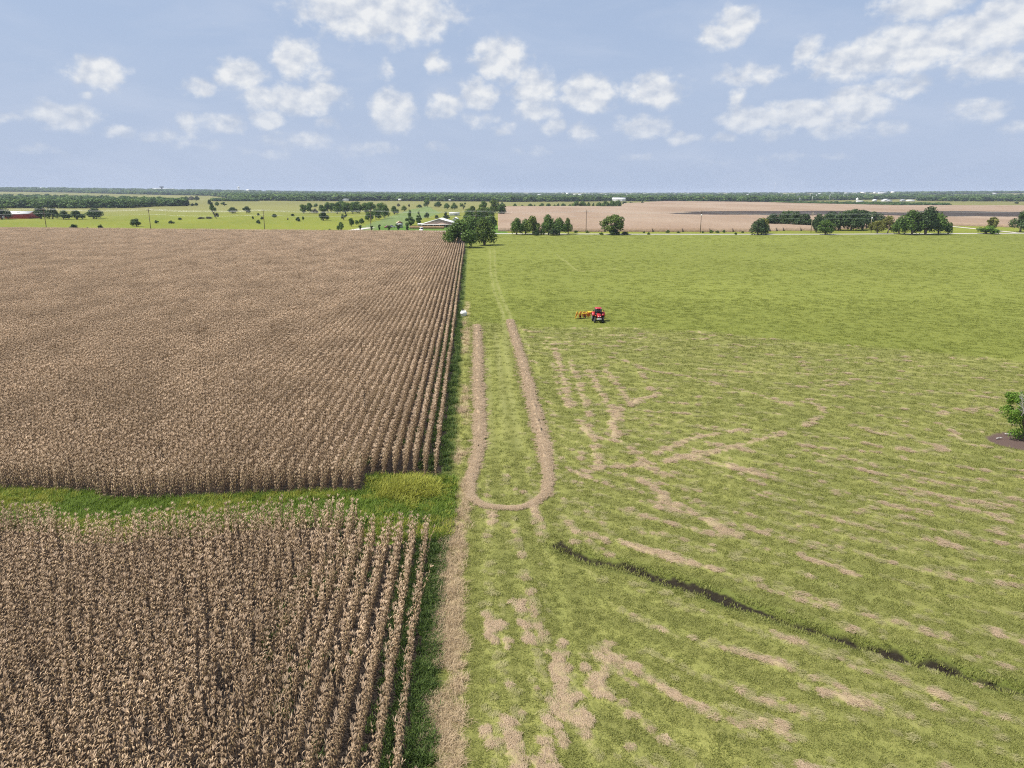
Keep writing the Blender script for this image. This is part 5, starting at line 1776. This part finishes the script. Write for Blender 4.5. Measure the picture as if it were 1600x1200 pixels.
def car(name, label, px, py, rz, paint, prof, cabin, W_=1.8, L=4.6):
    """profile along y, pushed across x; drives towards -y"""
    P = at(px, py)
    root = empty(name, (P[0], P[1], .12), rz)
    b = MB(); b.prism(prof, -W_ / 2, W_ / 2, axis='X'); b.build('body', M[paint] if isinstance(paint, str) else paint, root)
    g = MB(); g.prism(cabin, -W_ / 2 + .10, W_ / 2 - .10, axis='X'); g.build('window', M['glass'], root)
    y0, z1 = min(p[0] for p in cabin) + .42, max(p[1] for p in cabin)
    ys = [p[0] for p in cabin if p[1] == z1]
    MB().box((0, (min(ys) + max(ys)) / 2, z1 + .04), (W_ - .22, max(ys) - min(ys) + .1, .10), bev=.03).build('roof', M[paint], root)
    for x in (-W_ / 2 + .10, W_ / 2 - .10):
        for y in (-L / 2 + .85, L / 2 - .85):
            wheel(root, (x, y, .33), .34, .24)
    for x in (-W_ / 2 + .3, W_ / 2 - .3):
        MB().box((x, -L / 2 - .01, .72), (.36, .08, .16), bev=.02).build('headlight', M['lamp'], root)
    return tag(root, label, 'car' if name != 'van' else 'van')


SED = [(-2.3, .3), (2.3, .3), (2.3, .85), (1.9, .98), (-1.0, .98), (-2.2, .80)]
SEDC = [(-1.05, .97), (1.75, .97), (1.05, 1.42), (-.35, 1.42)]
car('parked_car', 'maroon and grey car parked side on at the lawn left of the grey shed', 606.5, 356.6, math.radians(90), 'maroon_paint', SED, SEDC)
VAN = [(-2.4, .3), (2.4, .3), (2.4, 1.2), (-1.5, 1.2), (-2.4, .95)]
VANC = [(-1.55, 1.19), (2.35, 1.19), (2.3, 2.0), (-.75, 2.0)]
car('van', 'white van facing the viewer beside the drive and board fence', 658.3, 361.6, 0.1, 'white_paint', VAN, VANC, 2.0, 4.8)
car('silver_car', 'silver car parked end on behind the maroon car', 612.5, 355.9, math.radians(100), 'silver_paint', SED, SEDC)


def small_shed():
    P = at(624.5, 356); s = mpp(P)
    root = empty('garden_shed', (P[0], P[1], 0), .35)
    W_, D_, H_ = 3.3, 3.0, 3.0
    MB().box((0, 0, H_ / 2), (W_, D_, H_)).build('wall', M['grey_wall'], root)
    b = MB()
    for sg in (-1, 1):
        b.prism([(0, H_ + 1.1), (sg * (W_ / 2 + .25), H_ - .1), (sg * (W_ / 2 + .25), H_ + .08), (0, H_ + 1.28)], -D_ / 2 - .25, D_ / 2 + .25, axis='Y')
    b.build('roof', M['beige'], root)
    MB().prism([(-W_ / 2, H_ + .01), (W_ / 2, H_ + .01), (0, H_ + 1.0)], -D_ / 2 + .03, D_ / 2 - .03, axis='Y').build('gable', M['tile_red'], root)
    MB().box((-.6, -D_ / 2 - .04, 1.05), (1.0, .08, 2.1)).build('door', M['tile_red'], root)
    f = MB().box((.85, -D_ / 2 - .03, 1.7), (.9, .06, .8)).build('window', M['white_paint'], root)
    MB().box((.85, -D_ / 2 - .07, 1.7), (.7, .05, .6)).build('pane', M['glass'], f)
    tag(root, 'small grey shed with reddish door and tan roof on the lawn', 'shed')


small_shed()


# ------------------------------------------------------------------ the tractor and the rake
def tractor():
    P = at(936, 504.6)
    root = empty('tractor', (P[0], P[1] + 1.15, float(ground_h(np.array([P[0]]), np.array([P[1]]))[0])), math.radians(-1))
    R, K = M['red_paint'], M['black_paint']
    MB().box((0, -.35, .82), (.52, 2.9, .42), bev=.05).box((0, .95, .95), (.62, .8, .6), bev=.06).build('chassis', K, root)
    hd = MB()
    prof = [(-1.85, .98), (-1.92, 1.25), (-1.72, 1.50), (-.9, 1.62), (.10, 1.68), (.10, .98)]
    hd.prism(prof, -.36, .36, axis='X'); hd.box((0, -.85, 1.60), (.58, 1.5, .10), bev=.04)
    hd.build('hood', R, root)
    MB().box((0, -1.90, 1.12), (.56, .08, .34), bev=.02).build('grille', K, root)
    for x in (-.21, .21):
        MB().box((x, -1.93, 1.33), (.17, .08, .11), bev=.02).build('headlight', M['lamp'], root)
    MB().box((0, -2.02, .84), (.86, .22, .26), bev=.03).build('bumper', M['rim_grey'], root)
    MB().box((0, -1.25, .55), (1.5, .18, .18), bev=.02).build('front_axle', K, root)
    MB().tube((-.8, .95, .86), (.8, .95, .86), .13, .13, 10).build('rear_axle', K, root)
    for x in (-.82, .82):
        wheel(root, (x, -1.25, .53), .53, .34, 'X', M['rim_grey'], 28)
    for x in (-.98, .98):
        w = wheel(root, (x, .95, .86), .86, .50, 'X', M['rim_grey'], 36)
        lg = MB()
        for k in range(22):
            a = k * 2 * math.pi / 22
            for sx in (-1, 1):
                aa = a + (sx * .07)
                lg.box((sx * .12, math.cos(aa) * .865, math.sin(aa) * .865), (.22, .06, .06))
        lg.build('tread', M['rubber'], w)
    for x in (-.98, .98):
        fd = MB(); n = 9; v = []
        for i in range(n):
            a = math.radians(20 + 145 * i / (n - 1))
            for rr in (.98, 1.03):
                for xx in (-.31, .31):
                    v.append((x + xx, .95 - math.cos(a) * rr, .86 + math.sin(a) * rr))
        q = []
        for i in range(n - 1):
            b = i * 4
            q += [(b, b + 1, b + 5, b + 4), (b + 2, b + 6, b + 7, b + 3), (b, b + 4, b + 6, b + 2), (b + 1, b + 3, b + 7, b + 5)]
        q += [(0, 2, 3, 1), ((n - 1) * 4, (n - 1) * 4 + 1, (n - 1) * 4 + 3, (n - 1) * 4 + 2)]
        fd.add(v, q); fd.build('fender', R, root)
    cf = MB()
    for x in (-.68, .68):
        cf.tube((x * .85, .12, 1.30), (x * .95, .25, 2.52), .05, .05, 6); cf.tube((x, 1.45, 1.45), (x * .95, 1.35, 2.52), .05, .05, 6)
        cf.box((x * .9, .8, 1.42), (.10, 1.4, .30))
    cf.box((0, .14, 1.42), (1.1, .10, .46)); cf.box((0, 1.46, 1.50), (1.3, .10, .30))
    cf.build('cab_frame', K, root)
    for c, s_ in (((0, .17, 2.06), (1.10, .04, .88)), ((0, 1.41, 2.06), (1.18, .04, .88)), ((-.645, .80, 2.03), (.04, 1.15, .94)), ((.645, .80, 2.03), (.04, 1.15, .94))):
        MB().box(c, s_).build('window', M['glass'], root)
    MB().box((0, .80, 1.62), (.55, .55, .5), bev=.08).box((0, 1.02, 1.95), (.5, .14, .6), bev=.05).build('seat', K, root)
    MB().box((0, .80, 2.60), (1.30, 1.55, .20), bev=.07).build('roof', R, root)
    for x in (-.5, .5):
        MB().box((x, -.03, 2.56), (.18, .08, .10), bev=.02).build('work_light', M['lamp'], root)
    MB().tube((.46, -.35, 1.6), (.46, -.35, 2.55), .05, .05, 10).tube((.46, -.35, 1.75), (.46, -.35, 2.2), .085, .085, 10).build('exhaust_pipe', K, root)
    for sx in (-1, 1):
        MB().tube((sx * .66, .2, 2.3), (sx * 1.0, .08, 2.3), .02, .02, 5).box((sx * 1.05, .06, 2.18), (.16, .05, .30), bev=.015).build('mirror', K, root)
        MB().box((sx * .62, .15, .75), (.34, .36, .05)).box((sx * .62, .15, 1.05), (.30, .30, .05)).build('step', K, root)
    tag(root, 'red cab tractor with black wheels driving towards the viewer on the meadow', 'tractor')
    root.scale = (.87, .87, .88)
    return root


def rake():
    P = at(936, 504.6)
    gx, gy = P[0], P[1] + 1.3
    root = empty('hay_rake', (gx, gy, 0), math.radians(4))
    Y, O = M['yellow_paint'], M['orange_paint']
    MB().box((0, 2.2, .62), (.14, 2.2, .14)).tube((0, 1.2, .6), (0, 1.45, .6), .05, .05, 6).build('drawbar', O, root)
    MB().box((-.55, 3.35, .92), (2.6, .18, .18), bev=.03).build('main_beam', O, root)
    MB().box((-2.35, 3.0, .92), (2.0, .16, .16), rz=math.radians(12), bev=.03).build('rake_arm', Y, root)
    MB().box((1.05, 3.0, .92), (1.6, .16, .16), rz=math.radians(-14), bev=.03).build('rake_arm', Y, root)
    MB().box((-.5, 3.45, 1.12), (1.5, .5, .22), bev=.05).build('hitch_frame', Y, root)
    for (x, y) in ((-1.75, 3.25), (-2.55, 3.4), (.3, 3.8)):
        wheel(root, (x, y, .30), .30, .18, 'X', O, 18)
    for k, (x, y, a, ti) in enumerate([(-3.42, 2.75, 68, 12), (-2.72, 3.0, 60, 8), (-1.95, 3.3, 40, -10), (-1.15, 3.5, 35, -10), (.45, 3.6, -40, 8), (1.25, 3.1, -45, 10)]):
        r = .66 if k not in (2, 3) else .60
        ring = MB().lathe([(r - .07, -.03), (r, -.03), (r, .03), (r - .07, .03), (r - .07, -.03)], (0, 0, 0), 'Y', 32)
        n = 26
        for q in range(n):
            t = q * 2 * math.pi / n
            ring.tube((math.cos(t) * (r - .03), 0, math.sin(t) * (r - .03)), (math.cos(t + .16) * (r + .14), .03, math.sin(t + .16) * (r + .14)), .012, .008, 4, False)
        w = ring.build('finger_wheel', Y, root, (x, y, r + .10))
        w.rotation_euler = (math.radians(ti), 0, math.radians(a))
        MB().lathe([(0, -.05), (.12, -.05), (r - .16, -.02), (r - .16, .02), (.12, .05), (0, .05)], (0, 0, 0), 'Y', 24).build('shield', O, w)
        MB().tube((x, y, r + .1), (x * .97, y + .25, .92), .035, .035, 6).build('wheel_arm', O, root)
    tag(root, 'yellow and orange wheel rake hitched behind the red tractor', 'hay rake')


tractor()
rake()


def sack():
    P = at(724.5, 493.4)
    root = empty('bulk_bag', (P[0], P[1], float(ground_h(np.array([P[0]]), np.array([P[1]]))[0])), .4)
    V = []; n = 16; rows = 12
    for i in range(rows + 1):
        t = i / rows
        r = .50 * (1 - .16 * math.cos(t * math.pi * 2)) * (1 if t < .8 else 1 - (t - .8) * 2.6)
        for k in range(n):
            a = 2 * math.pi * k / n
            sq = 1 / max(abs(math.cos(a)), abs(math.sin(a))) ** .55
            j = .05 * (vnoise(np.array([k * .9]), np.array([i * .8]), 7)[0] - .5) * 2
            V.append((math.cos(a) * r * sq * 1.05 + j, math.sin(a) * r * sq * .9 + j, .95 * t ** .95))
    V.append((0, 0, .97)); V.append((0, 0, 0))
    Q = [(i * n + k, i * n + (k + 1) % n, (i + 1) * n + (k + 1) % n, (i + 1) * n + k) for i in range(rows) for k in range(n)]
    T_ = [(rows * n + k, rows * n + (k + 1) % n, len(V) - 2) for k in range(n)]
    link('sack', np_mesh('sack', V, Q, M['bag'], T_, True), root)
    b = MB(); b.lathe([(.05, .92), (.14, .97), (.10, 1.10), (.17, 1.22), (.04, 1.25)], (-.1, .1, 0), n=10); b.build('tied_neck', M['black_paint'], root, sm=True)
    for sx in (-1, 1):
        MB().tube((sx * .38, -.3, .82), (sx * .30, 0, 1.08), .035, .03, 5, False).tube((sx * .30, 0, 1.08), (sx * .38, .3, .82), .03, .035, 5, False).build('lifting_loop', M['bag'], root)
    tag(root, 'white lumpy bulk bag left at the edge of the corn rows', 'bulk bag')


sack()


def edge_bush():
    P = at(1605, 686); s = mpp(P)
    root = empty('shrub', (P[0], P[1], 0))
    r = random.Random(21)
    lobes = [(Vector((0, 0, 1.7)), 1.6)]
    for k in range(30):
        a = r.uniform(0, 6.28); d = r.uniform(.4, 2.0); z = r.uniform(.5, 3.9) if d < 1.6 else r.uniform(.5, 2.4)
        lobes.append((Vector((math.cos(a) * d, math.sin(a) * d, z)), r.uniform(.4, .75)))
    for k in range(7):
        lobes.append((Vector((-2.0 + r.uniform(-.35, .3), r.uniform(-1, .6), r.uniform(2.7, 4.2))), r.uniform(.28, .5)))
    lb = LB()
    for _ in range(9500):
        j = r.randrange(len(lobes)); c, R_ = lobes[j]
        d = Vector((r.gauss(0, 1), r.gauss(0, 1), r.gauss(.2, 1))).normalized()
        p = c + d * R_ * r.uniform(.65, 1.1)
        if p.z < .1: continue
        nrm = (d + Vector((r.gauss(0, .7), r.gauss(0, .7), r.gauss(.2, .7)))).normalized()
        u = nrm.orthogonal().normalized(); u.rotate(Matrix.Rotation(r.uniform(0, 6.28), 3, nrm)); w = nrm.cross(u)
        q = r.uniform(.05, .11)
        lb.quad(p - u * q, p - w * q * .5, p + u * q, p + w * q * .5, min(1, max(0, r.gauss(.5, .25))))
    link('foliage', lb.mesh('edge_foliage', [M['leaf_bright']]), root)
    b = MB()
    for k in range(9):
        a = r.uniform(0, 6.28); l = r.uniform(.5, 1.2)
        b.tube((math.cos(a) * .12, math.sin(a) * .12, -.02), (math.cos(a) * l, math.sin(a) * l, r.uniform(1.6, 3.2)), .06, .025, 6, False)
    b.build('stem', M['bark'], root)
    t = MB()
    for k in range(26):
        x0, y0, z0 = -1.6 + r.uniform(-.6, .6), -1.3 + r.uniform(-.5, .4), r.uniform(2.6, 4.2)
        p = Vector((x0, y0, z0)); d = Vector((r.uniform(-1, .25), r.uniform(-.5, .2), r.uniform(.3, 1.1))).normalized()
        q = p + d * r.uniform(.7, 1.4); t.tube(p, q, .030, .016, 5, False)
        for m_ in range(3):
            k0 = p + (q - p) * r.uniform(.4, .95)
            t.tube(k0, k0 + (d + Vector((r.gauss(0, .5), r.gauss(0, .5), r.gauss(.1, .4)))).normalized() * r.uniform(.25, .6), .014, .006, 4, False)
    o = t.build('dead_twigs', M['bark_pale'], root); o['label'] = 'bare grey dead twigs sticking out at the left of the crown'
    tag(root, 'leafy green shrub with bare grey twigs on a brown mulch patch at the right edge', 'shrub')
    for (px, py, L, a, lab) in ((1561, 686, .65, .3, 'short pale stick lying on the mulch left of the shrub'), (1577, 680, .75, -.4, 'pale broken branch lying on the mulch close under the shrub')):
        Q = at(px, py)
        b = MB(); b.tube((-L / 2, 0, .06), (L * .1, .03, .08), .055, .05, 7).tube((L * .1, .03, .08), (L / 2, -.05, .10), .05, .03, 7)
        o = b.build('stick', M['bark_pale'], None, (Q[0], Q[1], .03)); o.rotation_euler = (0, 0, a)
        tag(o, lab, 'stick')


edge_bush()


# ------------------------------------------------------------------ a cumulus passing overhead
def cumulus(target, half, alt, seed, label):
    """its shade falls round the target on the ground"""
    k = alt / SUN_DIR.z
    c = Vector((target[0] + SUN_DIR.x * k, target[1] + SUN_DIR.y * k, alt))
    r = random.Random(seed); V = []; Q = []
    for j in range(54):
        x, y = r.uniform(-1, 1), r.uniform(-1, 1)
        if x * x + y * y > 1: continue
        e = math.sqrt(max(.08, 1 - x * x - y * y))
        ra = r.uniform(.22, .42) * min(half) * (.6 + .6 * e); ox, oy, oz = x * half[0] * .85, y * half[1] * .7, ra * .35
        n, m = 18, 11; b = len(V)
        for a in range(m + 1):
            t = math.pi * a / m
            for q in range(n):
                f = 2 * math.pi * q / n
                d = (math.sin(t) * math.cos(f), math.sin(t) * math.sin(f), math.cos(t))
                g = ra * (.82 + .4 * float(fbm(np.array([d[0] * 2.3 + j]), np.array([d[1] * 2.3 + d[2] * 3.1]), seed, 3)[0]))
                V.append((ox + d[0] * g * 1.35, oy + d[1] * g, max(oz + d[2] * g * .8, -ra * .12)))
        Q += [(b + a * n + q, b + a * n + (q + 1) % n, b + (a + 1) * n + (q + 1) % n, b + (a + 1) * n + q) for a in range(m) for q in range(n)]
    m_, T = new_mat('cloud_white')
    finish(m_, T, (.88, .89, .90), 1.0, spec=0.0, trans=.45)
    tag(link('cloud', np_mesh('cloud', V, Q, m_, smooth_=True), None, c), label, 'cloud')


cumulus((500, 722), (440, 105), 720, 5, 'flat white cumulus cloud drifting above the far brown field')


# ------------------------------------------------------------------ haze
def haze():
    s = 16500
    b = MB().box((0, 0, 23.5), (2 * s, 2 * s, 55))
    o = b.build('haze', None)
    m = bpy.data.materials.new('haze'); m.use_nodes = True
    nt = m.node_tree; nt.nodes.clear()
    v = nt.nodes.new('ShaderNodeVolumePrincipled'); out = nt.nodes.new('ShaderNodeOutputMaterial')
    v.inputs['Color'].default_value = (.72, .82, 1.0, 1)
    v.inputs['Density'].default_value = HAZE_DENSITY
    v.inputs['Anisotropy'].default_value = 0.0
    nt.links.new(v.outputs[0], out.inputs['Volume'])
    o.data.materials.clear(); o.data.materials.append(m)
    tag(o, 'thin pale summer haze over the whole plain', 'haze', kind='stuff')


haze()
